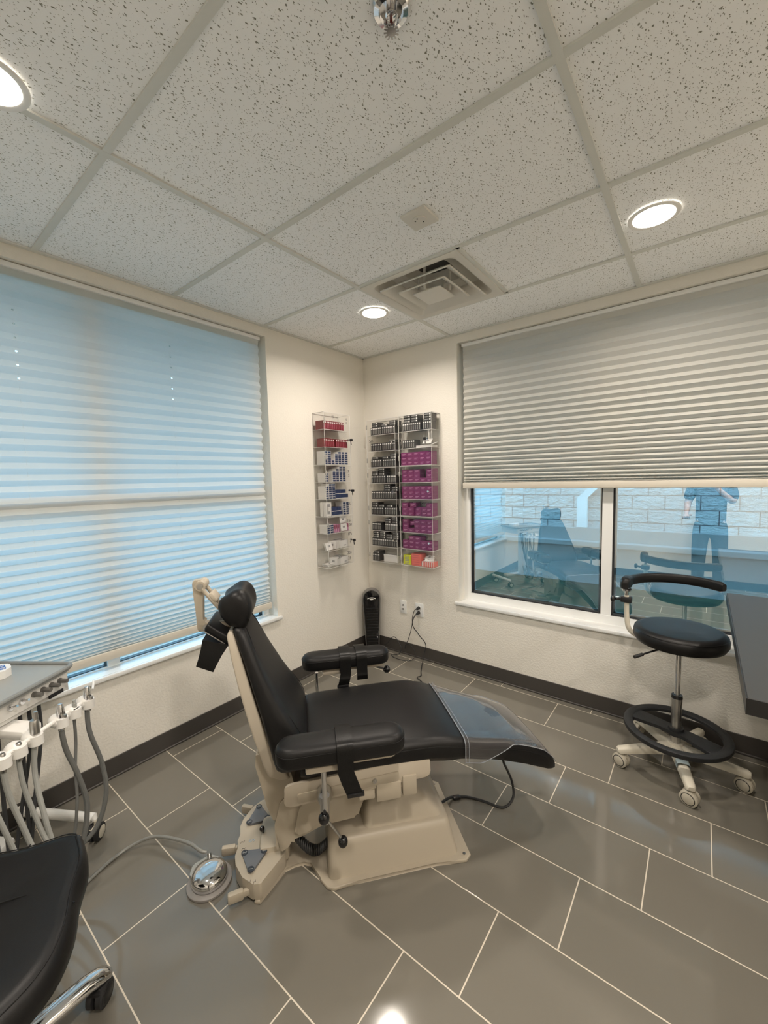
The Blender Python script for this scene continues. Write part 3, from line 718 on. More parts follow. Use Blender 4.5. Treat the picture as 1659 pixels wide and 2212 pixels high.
        MB().sphere((-.296, yb+s*.012, .408), .019, sc_=(1, .9, 1.1)).build('knob', MATS['black_gloss'], t)
        if s < 0:
            MB().cyl((-.288, yb, .395), (-.240, yb-.004, .318), .0045, seg=10).cyl((-.289, yb-.002, .41), (-.289, yb-.002, .38), .009, seg=12).build('lever', MATS['steel'], t)
            MB().sphere((-.235, yb-.005, .305), .017, sc_=(1, 1, 1.15)).build('lever_knob', MATS['black_gloss'], t)
        else:
            MB().cyl((-.10+dx, yb, .592), (.05, yb, .572), .0045, seg=10).build('lever', MATS['black_plastic'], t)
            MB().sphere((.063, yb, .566), .019).build('lever_knob', MATS['black_gloss'], t)
        for (xc, zlow, w_, sway) in straps:
            lo, hi = .612, .692; ya, yc = yb-.062, yb+.062
            path = [(yc, lo-.004), (yc, .64), (yc-.002, .672), (yc-.016, hi-.003), (yb, hi+.001), (ya+.016, hi-.003), (ya+.002, .672), (ya, .64), (ya-.004, lo-.02), (ya-.008, (lo+zlow)/2), (ya-.004, zlow)]
            pts = catmull([Vector((0, y, z)) for y, z in path], 4)
            L0, L1 = [], []
            m_ = MB(); rg = []
            for i, p in enumerate(pts):
                n_ = Vector((0, p.y-yb, p.z-.645)); n_.normalize(); k = max(0, (.6-p.z))*sway
                o_ = p+n_*.004
                rg.append([(xc-w_/2+k, p.y, p.z), (xc+w_/2+k, p.y, p.z), (xc+w_/2+k, o_.y, o_.z), (xc-w_/2+k, o_.y, o_.z)])
            m_.loft(rg).build('strap', mat('strap_black', (.005, .005, .005), rough=.36, spec=.3, bump=.2, bscale=350), t, angle=40)
            if zlow < .55:
                k = (.6-zlow)*sway
                MB().box((xc-w_/2+k-.002, ya-.012, zlow-.002), (xc+w_/2+k+.002, ya+.003, zlow+.010), .002).build('strap_tip', MATS['black_plastic'], t)
        return t
    armrest(-1, 0.0, [(-.222, .515, .052, .35)], True)
    armrest(1, .085, [(-.152, .535, .052, -.25), (-.072, .565, .052, 0)], True)
    # headrest: two-lobed cushion, glide bars, lever pad and hanging strap
    hd = []
    prof = [(-.588, .988), (-.618, 1.000), (-.646, 1.040), (-.657, 1.082), (-.648, 1.112), (-.622, 1.130), (-.594, 1.148), (-.565, 1.150), (-.540, 1.132), (-.524, 1.100), (-.518, 1.062), (-.526, 1.030), (-.535, 1.005), (-.552, .978), (-.570, .970)]
    cxp = sum(p[0] for p in prof)/len(prof); czp = sum(p[1] for p in prof)/len(prof)
    for y, k in ((-.150, .30), (-.147, .62), (-.138, .82), (-.118, .96), (-.09, 1.0), (-.045, .93), (0, .90), (.045, .93), (.09, 1.0), (.118, .96), (.138, .82), (.147, .62), (.150, .30)):
        hd.append([(cxp+(a_-cxp)*k*.88, y*.72, czp+(z-czp)*k*.86) for a_, z in [(p.x, p.z) for p in catmull([Vector((a_, 0, z)) for a_, z in prof+prof[:1]], 3)[:-1]]])
    hm = MB().loft(hd)
    Hh_ = hm.build('headrest', BV, R, angle=80)
    se = MB(); se.tube([(-.622, -.098, 1.090), (-.60, -.104, 1.090), (-.570, -.104, 1.072), (-.545, -.099, 1.042), (-.538, -.088, 1.022)], .0016, 6, 4); se.build('seam', BV, Hh_)
    G = MB()
    for y in (-.03, .03): G.tube([(-.715, y, 1.150), (-.672, y*.8, 1.085), (-.64, y*.6, 1.04)], .0075, 10, 3)
    G.box((-.70, -.034, 1.10), (-.66, .034, 1.118), .006, M=T(-.68, 0, 1.1) @ rotm(0, 55, 0) @ T(.68, 0, -1.1))
    G.cyl((-.715, -.034, 1.152), (-.715, .034, 1.152), .019, seg=24)
    G.build('glide_bar', MATS['beige_plate'], R)
    q = roundpoly([(-.748, 1.172), (-.708, 1.172), (-.694, 1.150), (-.712, 1.118), (-.717, 1.01), (-.688, .998), (-.690, .976), (-.738, .968), (-.741, 1.05), (-.746, 1.12)], .012, 4)
    MB().prism(q, -.015, .015, M=XZ, bev=.006, seg=3).build('glide_bar', BE, R)
    MB().cyl((-.715, -.038, 1.152), (-.715, .038, 1.152), .011, seg=18).build('pivot_bolt', MATS['steel'], R)
    MB().cyl((-.706, -.020, .986), (-.706, .020, .986), .013, seg=18).build('pivot_bolt', MATS['steel'], R)
    MB().tube([(-.715, 0, .985), (-.66, 0, .990), (-.60, 0, .985)], .014, 12, 3).build('glide_bar', MATS['beige_plate'], R)
    Ms = T(-.645, 0, .972) @ rotm(0, 38, 0)
    sp_ = MB().box((-.062, -.085, -.014), (.062, .085, .016), .010, 3).build('neck_pad', BV, R); sp_.matrix_local = Ms
    MB().box((-.058, -.082, -.018), (.058, .082, -.014), .001).build('backing_plate', MATS['steel'], sp_)
    st = MB()
    st.loft([[(-.690+.00, y, z) for y, z in ((-.10, .985), (.04, .985))], [(-.705, -.10, .95), (-.705, .04, .95)], [(-.722, -.10, .91), (-.722, .04, .91)], [(-.735, -.10, .885), (-.735, .04, .885)]], cap=False, closed=False)
    st = MB(); rg = []
    for (xa, xb, z, y0, y1) in ((-.705, -.615, .965, -.09, .06), (-.712, -.640, .93, -.095, .055), (-.722, -.660, .895, -.10, .05), (-.730, -.672, .872, -.10, .05)):
        rg.append([(xa, y0, z), (xb, y0, z-.028), (xb, y1, z-.028), (xa, y1, z)])
    st.loft(rg).build('hanging_strap', MATS['strap_black'], R, angle=30)
    # loose cable under the foot end
    MB().tube([(.19, -.02, .10), (.235, .02, .06), (.30, .085, .02), (.33, .10, .008)], .006, 8, 5).build('power_cable', MATS['black_rubber'], R)
    MB().box((.325, .085, .0), (.36, .107, .014), .004).build('inline_plug', MATS['black_plastic'], R)
    MB().tube([(.355, .096, .008), (.40, .085, .006), (.46, .045, .006), (.53, -.01, .008), (.585, .0, .04), (.59, .02, .10), (.555, .0, .18), (.52, -.03, .25), (.505, -.04, .33), (.50, -.04, .37)], .0055, 8, 6).build('power_cable', MATS['black_rubber'], R)
    return R
CHAIR = make_chair()

# ------------------------------------------------------------------ clear wall cabinets and the cartons in them
mat('c_grey', (.045, .044, .044), rough=.45, var=.12, vscale=60); mat('c_grey_mark', (.80, .80, .77), rough=.5); mat('c_greytext', (.24, .24, .23), rough=.5)
mat('c_red', (.17, .014, .018), rough=.4, var=.1, vscale=60); mat('c_purple', (.17, .016, .105), rough=.4, var=.08, vscale=40); mat('c_pink', (.66, .36, .52), rough=.5)
mat('c_navy', (.025, .045, .11), rough=.4); mat('c_white', (.72, .71, .69), rough=.5); mat('c_label', (.30, .30, .30), rough=.5); mat('c_burg', (.30, .06, .10), rough=.5)
mat('c_yellow', (.62, .66, .02), rough=.45); mat('c_coral', (.72, .16, .13), rough=.45); mat('ink', (.02, .02, .025), rough=.6); mat('hinge', (.42, .41, .38), rough=.35)
CW, CD, CH = .30, .13, .401
RWALL = lambda x0: (T(x0, -.0015, 0), 0.0)
ORD = ['top', 'second', 'third', 'fourth', 'fifth', 'sixth', 'seventh', 'eighth', 'lowest']
COLS = {'left': (T(.0015, -.632, 0) @ rotm(0, 0, 90), PI/2, .285, .845), 'middle': (T(.132, -.0015, 0), 0, .300, .823), 'right': (T(.468, -.0015, 0), 0, .306, .826)}
def compz(col, row): return COLS[col][3]+(8-row)*.1347+(2-row//3)*.0006+.0035
def cabinet(col, k):
    M_, rz, w, zb = COLS[col]; z0 = zb+(2-k)*(CH+.0035)
    what = {'left': ['red and blue-ended cartons', 'blue-ended and white cartons', 'white packets and open cartons'], 'middle': ['marked Sm', 'only dark grey cartons', 'dark grey and white cartons'],
            'right': ['dark grey cartons above magenta ones', 'magenta cartons and the word Extras', 'magenta, yellow and coral cartons']}[col][k]
    nm = ['topmost', 'middle', 'lowest'][k]
    t = empty('acrylic_cabinet', 'clear wall cabinet, %s of the %s stack, %s' % (nm, col, what), 'cabinet', M_ @ Vector((0, 0, z0)), rz, 'clear acrylic cabinets in the corner')
    mm = [MATS['acrylic'], MATS['acrylic_edge']]
    def panel(name, lo, hi):
        b = MB(); b.box(lo, hi); s = sorted([(abs(hi[i]-lo[i]), i) for i in range(3)]); thin = s[0][1]
        for f in b.bm.faces:
            f.normal_update(); f.material_index = 0 if abs(f.normal[thin]) > .9 else 1
        return b.build(name, mm, t, smooth=False)
    th = .003
    panel('back_panel', (0, -th, 0), (w, 0, CH)); panel('side_panel', (0, -CD, 0), (th, -th, CH)); panel('side_panel', (w-th, -CD, 0), (w, -th, CH))
    panel('top_panel', (th, -CD, CH-th), (w-th, -th, CH)); panel('bottom_panel', (th, -CD, 0), (w-th, -th, th))
    for j in (1, 2): panel('shelf', (th, -CD+.004, j*.1347), (w-th, -th, j*.1347+th))
    dr = panel('door', (0, -CD-.0045, .002), (w, -CD-.0015, CH-.002))
    for zz in (.06, .34):
        MB().box((-.003, -CD-.008, zz-.019), (.010, -CD-.0045, zz+.019), .001).build('hinge', MATS['hinge'], dr)
    lx = w-.032 if col != 'middle' else w-.03
    MB().cyl((lx, -CD-.004, .20), (lx, -CD-.014, .20), .0085, .008, seg=18).build('lock', MATS['chrome'], dr)
    if col == 'left' or (col == 'right' and k == 0):
        kk = MB(); kk.cyl((lx, -CD-.014, .20), (lx, -CD-.034, .200), .0022, seg=8); kk.box((lx-.009, -CD-.056, .188), (lx+.009, -CD-.032, .208), .004).cyl((lx, -CD-.04, .19), (lx+.002, -CD-.042, .16), .0035, seg=8)
        kk.build('key', MATS['black_plastic'], dr)
    return t, dr, z0
DOORS = {}
for col in COLS:
    for k in range(3): DOORS[(col, k)] = cabinet(col, k)
def door_text(col, row, u, dz, s, size):
    k = row//3; t, dr, z0 = DOORS[(col, k)]
    zl = compz(col, row)-z0+dz
    text('handwriting', s, size, MATS['ink'], dr, T(u, -CD-.0052, zl) @ rotm(90, 0, 0) , .0002)
door_text('right', 5, .235, .105, 'Extras', .034)
m_ = MB(); m_.box((.19, -CD-.0056, compz('right', 5)-DOORS[('right', 1)][2]+.086), (.275, -CD-.0052, compz('right', 5)-DOORS[('right', 1)][2]+.088)); m_.build('handwriting', MATS['ink'], DOORS[('right', 1)][1], smooth=False)
for a_ in (('middle', 1, .05, .085, 'Sm', .035), ('left', 0, .09, .095, '15', .026), ('left', 0, .24, .09, '10', .024), ('left', 0, .24, .06, '12', .024), ('left', 3, .25, .08, '7', .03), ('left', 3, .255, .045, '2', .03), ('left', 5, .245, .085, '1.5', .03), ('left', 5, .245, .05, '2', .03),
           ('left', 6, .245, .085, '15x', .034), ('left', 6, .255, .05, '50', .034), ('left', 7, .245, .11, "17's", .032), ('left', 7, .25, .04, '5', .03), ('left', 8, .235, .09, '20x', .034), ('left', 8, .235, .045, '25', .036), ('left', 8, .12, .07, "30'", .034)): door_text(*a_)

def carton_mesh(kind):
    b = MB(); b.mi = 0
    if kind == 'grey' or kind == 'red':
        w, d, h = .0185, .080, .066; b.box((-w/2, 0, 0), (w/2, d, h), .0008, 1); b.mi = 1; b.box((-.0055, -.0006, h-.018), (.0055, .0004, h-.007)); b.mi = 2; b.box((-.0040, -.0006, .008), (.0040, .0003, h-.024))
        ms = [MATS['c_'+kind], MATS['c_grey_mark'], MATS['c_greytext']] if kind == 'grey' else [MATS['c_red'], MATS['c_white'], MATS['c_burg']]
    elif kind == 'purple':
        b.box((-.0285, 0, 0), (.0285, .080, .034), .0008, 1); b.mi = 1; b.box((-.016, -.0006, .019), (.016, .0004, .0215)); b.box((-.016, -.0006, .012), (.006, .0004, .0135)); ms = [MATS['c_purple'], MATS['c_pink']]
    elif kind == 'blue':
        b.box((-.0165, .0, 0), (.0165, .085, .0168), .0006, 1); b.mi = 1; b.box((-.0145, -.0006, .0015), (.0145, .0016, .0145)); ms = [MATS['c_white'], MATS['c_navy']]
    elif kind == 'navy':
        b.box((-.0075, .0, 0), (.0075, .085, .034), .0006, 1); b.mi = 1; b.box((-.007, -.0005, .0), (.007, .03, .005)); ms = [MATS['c_navy'], MATS['c_white']]
    elif kind == 'white':
        b.box((-.030, .0, 0), (.030, .030, .055), .0008, 1); b.mi = 1; b.box((-.018, -.0006, .018), (.016, .0004, .040)); ms = [MATS['c_white'], MATS['c_label']]
    elif kind == 'plain':
        b.box((-.07, .0, 0), (.07, .075, .055), .0008, 1); b.box((-.07, -.002, .052), (.07, .002, .064), M=T(0, 0, 0)); ms = [MATS['c_white']]
    elif kind == 'open':
        for lo, hi in (((-.05, 0, 0), (.05, .002, .06)), ((-.05, .078, 0), (.05, .080, .06)), ((-.05, 0, 0), (-.048, .08, .06)), ((.048, 0, 0), (.05, .08, .06)), ((-.05, 0, 0), (.05, .08, .002))): b.box(lo, hi)
        b.box((-.05, 0, 0), (.05, .03, .0015), M=T(0, .078, .06) @ rotm(155, 0, 0)); b.mi = 1; b.box((.005, -.0006, .014), (.028, .0004, .022)); ms = [MATS['c_white'], MATS['c_label']]
    elif kind == 'packet':
        b.box((-.036, .0, 0), (.036, .004, .060), .001, 1); b.mi = 1; b.box((-.012, -.0005, .025), (.012, .0002, .040)); ms = [MATS['c_white'], MATS['c_label']]
    elif kind == 'sachet':
        b.box((-.002, .0, 0), (.002, .065, .062), .0008, 1); b.mi = 1; b.box((-.0016, -.0006, .03), (.0016, .0004, .060)); ms = [MATS['c_pink'], MATS['c_burg']]
    elif kind == 'yellow':
        b.box((-.036, .0, 0), (.036, .07, .0125), .0008, 1); b.mi = 1; b.box((-.02, -.0006, .003), (.02, .0004, .009)); ms = [MATS['c_yellow'], MATS['c_label']]
    elif kind == 'coral':
        b.prism(roundpoly([(-.048, 0), (.048, 0), (.048, .08), (-.048, .08)], .012, 4), 0, .0185, bev=.001); b.mi = 1; b.box((-.03, -.0006, .008), (.03, .0004, .010)); ms = [MATS['c_coral'], MATS['c_burg']]
    elif kind == 'striped':
        b.box((-.0085, .0, 0), (.0085, .075, .040), .0006, 1); b.mi = 1; b.box((-.0075, -.0008, .002), (.0000, .0766, .041)); ms = [MATS['c_coral'], MATS['c_white']]
    o = b.build(kind, ms, smooth=False); me = o.data; bpy.data.objects.remove(o); return me
CM = {k: carton_mesh(k) for k in ('grey', 'red', 'purple', 'blue', 'navy', 'white', 'plain', 'open', 'packet', 'sachet', 'yellow', 'coral', 'striped')}
KN = {'grey': ('implant_carton', 'narrow dark grey carton'), 'red': ('red_carton', 'narrow dark red carton'), 'purple': ('magenta_carton', 'magenta carton'), 'blue': ('flat_carton', 'flat white carton with navy end'), 'navy': ('slim_carton', 'slim navy carton'),
      'white': ('carton', 'small white carton with grey square'), 'plain': ('carton', 'wide plain white carton'), 'open': ('open_carton', 'open white carton'), 'packet': ('packet', 'flat white packet'), 'sachet': ('sachet', 'thin pink and burgundy sachet'),
      'yellow': ('carton', 'flat yellow-green carton'), 'coral': ('carton', 'flat coral red carton'), 'striped': ('carton', 'small coral and white striped carton')}
def put(kind, col, row, u, dz=0.0, dy=0.0, state='standing', rot=(0, 0, 0)):
    M_, rz, w, zb = COLS[col]
    o = bpy.data.objects.new(KN[kind][0], CM[kind]); COL.objects.link(o)
    P_ = M_ @ T(u, -CD+.018+dy, compz(col, row)+dz) @ rotm(*rot)
    o.matrix_world = P_
    lab = '%s %s on the %s shelf, %s cabinet stack' % (KN[kind][1], state, ORD[row], col)
    tag(o, lab, 'packet' if kind in ('packet', 'sachet') else 'box', lab.replace('carton ', 'cartons ', 1).replace('packet ', 'packets ', 1).replace('sachet ', 'sachets ', 1)); return o
def spines(kind, col, row, u0, n, step=.0192, gap=None, state='standing'):
    u = u0
    for i in range(n):
        if gap and i == gap[0]: u += gap[1]
        put(kind, col, row, u, state=state); u += step
def laid(kind, col, row, u, n, base):      # cartons lying flat, one on another, long edge to the front
    for i in range(n): put(kind, col, row, u, base+i*.0192+.0003*i+.00925, 0, 'lying flat', (0, 90, 0)).location
# middle column
G_ = .0665
laidspec = []
def lying(col, row, u, n, base=G_):
    M_, rz, w, zb = COLS[col]
    for i in range(n): put('grey', col, row, u-.033, base+.0096+i*.0192, .002*(i % 2), 'lying flat', (0, 90, 0))
spines('grey', 'middle', 0, .038, 6); spines('grey', 'middle', 0, .160, 7); lying('middle', 0, .075, 2); lying('middle', 0, .175, 1); lying('middle', 0, .262, 2)
spines('grey', 'middle', 1, .038, 6); spines('grey', 'middle', 1, .160, 7); lying('middle', 1, .255, 1); lying('middle', 1, .255, 0)
spines('grey', 'middle', 2, .034, 6); spines('grey', 'middle', 2, .160, 7); lying('middle', 2, .072, 1); lying('middle', 2, .180, 1); lying('middle', 2, .262, 2)
spines('grey', 'middle', 3, .034, 8); spines('grey', 'middle', 3, .200, 5); lying('middle', 3, .066, 2); lying('middle', 3, .136, 3); 
spines('grey', 'middle', 4, .034, 14); lying('middle', 4, .190, 3); lying('middle', 4, .270, 2)
spines('grey', 'middle', 5, .024, 7); spines('grey', 'middle', 5, .168, 7); lying('middle', 5, .055, 2); lying('middle', 5, .125, 1); lying('middle', 5, .215, 1)
spines('grey', 'middle', 6, .030, 5); spines('grey', 'middle', 6, .170, 7); lying('middle', 6, .190, 2); lying('middle', 6, .262, 3)
spines('grey', 'middle', 7, .026, 14); lying('middle', 7, .060, 3); lying('middle', 7, .130, 3); lying('middle', 7, .200, 2); lying('middle', 7, .270, 3)
spines('grey', 'middle', 8, .026, 4); lying('middle', 8, .060, 1); put('plain', 'middle', 8, .200, 0, .012)
# right column
spines('grey', 'right', 0, .034, 9); spines('grey', 'right', 0, .226, 4); lying('right', 0, .070, 3); lying('right', 0, .140, 3); lying('right', 0, .262, 3)
spines('grey', 'right', 1, .034, 6)
put('packet', 'right', 1, .236, .030, .02, 'leaning', (-50, 0, 8)); put('packet', 'right', 1, .250, .024, .045, 'leaning', (-72, 0, -10)); put('plain', 'right', 1, .205, -.0, .022).scale = (1.2, 1, .28)
def grid(row, u0, counts, skip=()):
    for i, n in enumerate(counts):
        for j in range(n): put('purple', 'right', row, u0+i*.0575, j*.0344, 0, 'stacked')
grid(2, .035, [3, 3, 3, 3, 3]); grid(3, .040, [3, 3, 3, 1, 3]); grid(4, .040, [3, 3, 3, 3, 3]); grid(5, .034, [3, 2, 0, 0, 3])
put('purple', 'right', 5, .212, 0, .012, 'stacked'); put('purple', 'right', 5, .212, .0344, .012, 'stacked'); put('purple', 'right', 5, .108, .0690, .01, 'tilted', (0, -6, 0)); put('purple', 'right', 5, .098+.05, .0, .02, 'stacked'); put('purple', 'right', 5, .148, .0344, .02, 'stacked')
grid(6, .036, [3, 1, 3, 3, 3]); put('purple', 'right', 6, .100, .056, .02, 'tilted', (0, -9, 0)); grid(7, .036, [2, 3, 3, 2, 2]); pass
for i in range(6): put('yellow', 'right', 8, .045, i*.0127, 0, 'stacked')
for i in range(5): put('coral', 'right', 8, .132, i*.0187, 0, 'stacked')
for i in range(6): put('striped', 'right', 8, .196+i*.0176, 0, 0, 'standing')
put('packet', 'right', 8, .250, .046, .012, 'tilted', (-62, 0, 24)); put('packet', 'right', 8, .222, .060, .022, 'tilted', (-70, 0, -15)); put('packet', 'right', 8, .225, .045, .03, 'tilted', (-80, 0, 5))
# left column
spines('red', 'left', 0, .014, 4); spines('red', 'left', 0, .094, 8); spines('red', 'left', 1, .020, 6); spines('red', 'left', 1, .150, 7)
def stack(col, row, u, n, kind='blue', h=.0171):
    for i in range(n): put(kind, col, row, u, i*h, .001*(i % 2), 'stacked')
stack('left', 2, .028, 6); stack('left', 2, .066, 6); stack('left', 2, .104, 2); stack('left', 2, .142, 5); stack('left', 2, .180, 6); stack('left', 2, .218, 6); stack('left', 2, .256, 6)
stack('left', 3, .028, 4); stack('left', 3, .110, 5); stack('left', 3, .148, 6); stack('left', 3, .186, 7); stack('left', 3, .224, 7)
stack('left', 4, .028, 6); stack('left', 4, .064, 7); stack('left', 4, .100, 7)
for i in range(9): put('navy', 'left', 4, .132+i*.0155, .0)
for i in range(8): put('navy', 'left', 4, .128+i*.0152, .0365, .006, 'stacked')
stack('left', 5, .215, 6); stack('left', 5, .252, 6)
for i in range(2):
    for j in range(2): put('white', 'left', 5, .037, i*.0555, j*.036+.0, 'stacked')
for i in range(8): put('navy', 'left', 5, .077+i*.0152, .0)
for i in range(7): put('navy', 'left', 5, .076+i*.0155, .0345, .0, 'stacked')
stack('left', 6, .028, 4); stack('left', 6, .066, 4)
for i in range(11): put('sachet', 'left', 6, .098+i*.0065, .0, .004*(i % 3), 'leaning', (0, -6, 0))
put('packet', 'left', 6, .205, .004, .0, 'standing', (-6, 0, 0)); put('packet', 'left', 6, .205, .066, .008, 'standing', (-6, 0, 0)); 
for i in range(3): put('sachet', 'left', 6, .250+i*.006, .0, .004, 'leaning', (0, -4, 0))
for i in range(2): put('packet', 'left', 7, .042, .002, .006+i*.012, 'leaning', (-20, 0, 0))
for i in range(5): put('packet', 'left', 7, .088+i*.012, .004, .03, 'fanned', (0, 0, -70))
put('open', 'left', 7, .205, 0, .012)
for i in range(4): put('packet', 'left', 8, .045+i*.001, .001+i*.0062, .074, 'lying flat', (90, 0, 14-i*4))
for i in range(4): put('packet', 'left', 8, .098+i*.012, .004, .03, 'fanned', (0, 0, -70))
put('open', 'left', 8, .205, 0, .012)

# ------------------------------------------------------------------ caster stool by the window
def caster(parent, p, ang, m_wheel, r=.036, twin=True, cap=None, name='caster'):
    """twin wheel caster standing on the floor at p"""
    x, y = p; c = MB(); d = Vector((math.cos(ang), math.sin(ang), 0)); s = Vector((-d.y, d.x, 0)); hub = Vector((x, y, r))
    for k in (-1, 1):
        a = hub+s*(k*.006); b = hub+s*(k*.024)
        c.cyl(a, a+(b-a)*.8, r, r, 28); c.cyl(a+(b-a)*.8, b, r, r*.80, 28)
    o = c.build(name, m_wheel, parent)
    for k in (-1, 1):
        a = hub+s*(k*.0240); MB().cyl(a, a+s*k*.0012, r*.78, seg=28).build('rim_ring', MATS['black_plastic'], o)
        MB().cyl(a+s*k*.001, a+s*k*.003, r*.70, r*.6, seg=28).build('hub_cap', cap or m_wheel, o)
    h = MB(); h.box((-.022, -.020, .0), (.030, .020, .016), .008, M=T(x, y, r*1.02+.012) @ rotm(0, 0, math.degrees(ang)) @ T(-.004, 0, 0))
    h.cyl((x, y, r+.01), (x-d.x*.0, y, .084), .0055, seg=10).build('fork', cap or m_wheel, o)
    return o
def make_stool():
    cx, cy = 2.342, -.322
    t = empty('assistant_stool', 'black round-seated rolling stool with foot ring, curved arm bar and cream star base', 'stool', (cx, cy, 0))
    BV = MATS['black_vinyl']
    s = MB().lathe([(.02, .662), (.150, .660), (.190, .668), (.202, .690), (.202, .712), (.194, .730), (.176, .740), (.165, .7415), (.12, .742), (.0, .743)], seg=56, cap=False).build('seat', BV, t, angle=70)
    sm = MB(); sm.tube([(.1965*math.cos(a), .1965*math.sin(a), .727) for a in [2*PI*i/48 for i in range(49)]], .0014, 6).build('seam', BV, s)
    MB().box((-.07, -.07, .645), (.07, .07, .662), .004).box((-.14, -.02, .652), (-.05, .02, .664), .003).build('seat_plate', MATS['black_plastic'], t)
    MB().cyl((0, 0, .38), (0, 0, .655), .0135, seg=20).build('gas_post', MATS['chrome'], t)
    MB().cyl((0, 0, .372), (0, 0, .388), .026, .024, seg=28).build('collar', MATS['black_plastic'], t)
    MB().lathe([(.024, .345), (.025, .372)], seg=28).cyl((0, 0, .10), (0, 0, .350), .0225, seg=28).build('column', MATS['steel'], t)
    r = MB(); n = 72; prof = [(.232, .182), (.236, .190), (.234, .204), (.226, .208), (.200, .206), (.192, .200), (.192, .188), (.198, .182)]
    rg = [[(rr*math.cos(2*PI*i/n), rr*math.sin(2*PI*i/n), z) for rr, z in prof] for i in range(n)]; r.loft(rg+[rg[0]], cap=False)
    R_ = r.build('foot_ring', MATS['ring_black'], t)
    sp = MB(); sp.prism(roundpoly([(-.190, -.075), (-.06, -.040), (.06, -.040), (.190, -.075), (.197, .035), (.06, .034), (-.06, .034), (-.197, .035)], .02, 4), .184, .201, M=rotm(0, 0, -22), bev=.003)
    sp.cyl((0, 0, .176), (0, 0, .214), .038, .034, seg=24); sp.build('spoke_bar', MATS['ring_black'], R_)
    for k, (ax, ay) in enumerate(((2.085-cx+.02, -.492-cy), (2.419-cx, -.620-cy), (2.641-cx, -.337-cy), (2.445-cx, -.058-cy), (2.155-cx, -.115-cy))):
        d = Vector((ax, ay, 0)).normalized(); L_ = .275; a = math.atan2(ay, ax); e = d*L_
        q = MB(); rings = []
        for tt, hw, z0, z1 in ((.0, .030, .082, .128), (.35, .025, .080, .120), (.80, .021, .078, .108), (.96, .020, .076, .104), (1.0, .013, .080, .098)):
            c_ = d*(tt*(L_+.022)); nx = Vector((-d.y, d.x, 0))*hw
            rings.append([c_-nx+Vector((0, 0, z0)), c_-nx*1.0+Vector((0, 0, z1-.008)), c_-nx*.6+Vector((0, 0, z1)), c_+nx*.6+Vector((0, 0, z1)), c_+nx+Vector((0, 0, z1-.008)), c_+nx+Vector((0, 0, z0))])
        q.loft(rings); lg_ = q.build('star_leg', MATS['leg_cream'], t, angle=50)
        if k == 1:
            nn = Vector((-d.y, d.x, 0)); tp_ = MB(); tp_.loft([[d*tt+nn*(-.0265)+Vector((0, 0, .088)), d*tt+nn*(-.0265)+Vector((0, 0, .1155)), d*tt+nn*(-.0150)+Vector((0, 0, .1225)), d*tt+nn*.0150+Vector((0, 0, .1225)), d*tt+nn*.0265+Vector((0, 0, .1155)), d*tt+nn*.0265+Vector((0, 0, .088))] for tt in (.125, .165)], cap=False, closed=False); tp_.build('tape_wrap', mat('tape_blue', (.42, .52, .56), rough=.3), lg_)
        caster(t, (e.x, e.y), [-.40, -.30, -.35, .6, 1.0][k], MATS['caster_cream'], r=.036)
    MB().cyl((0, 0, .078), (0, 0, .135), .040, .034, seg=24).build('hub', MATS['leg_cream'], t)
    MB().tube([(-.03, -.05, .652), (-.09, -.12, .645), (-.165, -.20, .624)], .0045, 8, 4).tube([(-.14, -.175, .632), (-.172, -.208, .622)], .0085, 10).build('height_lever', MATS['black_plastic'], t)
    MB().tube([(-.12, -.0, .655), (-.190, -.005, .668), (-.222, -.01, .70), (-.232, -.012, .76), (-.236, -.012, .88)], .0125, 14, 5).build('arm_post', MATS['leg_cream'], t)
    MB().box((-.262, -.034, .842), (-.210, .010, .872), .004).cyl((-.262, -.014, .857), (-.285, -.03, .857), .007, seg=10).sphere((-.297, -.038, .857), .017, sc_=(.7, 1, 1.15)).build('clamp_knob', MATS['black_plastic'], t)
    MB().cyl((-.236, -.012, .87), (-.236, -.012, .912), .010, seg=14).cyl((-.236, -.012, .905), (-.236, -.012, .915), .022, .024, seg=18).build('arm_post', MATS['chrome'], t)
    rg = []; 
    for i in range(33):
        a = math.radians(186-(186-44)*i/32); rad = .244; k = 1.0 if 0 < i < 32 else .7
        hh = (.026 if i > 4 else .034)*k; hw = (.017 if i > 4 else .024)*k; zc = .938+.006*math.sin(PI*i/32)
        rg.append([((rad+hw*math.copysign(abs(math.cos(b))**.6, math.cos(b)))*math.cos(a), (rad+hw*math.copysign(abs(math.cos(b))**.6, math.cos(b)))*math.sin(a), zc+hh*math.copysign(abs(math.sin(b))**.6, math.sin(b))) for b in [2*PI*j/16 for j in range(16)]])
    MB().loft(rg).build('arm_bar', BV, t, angle=60)
make_stool()

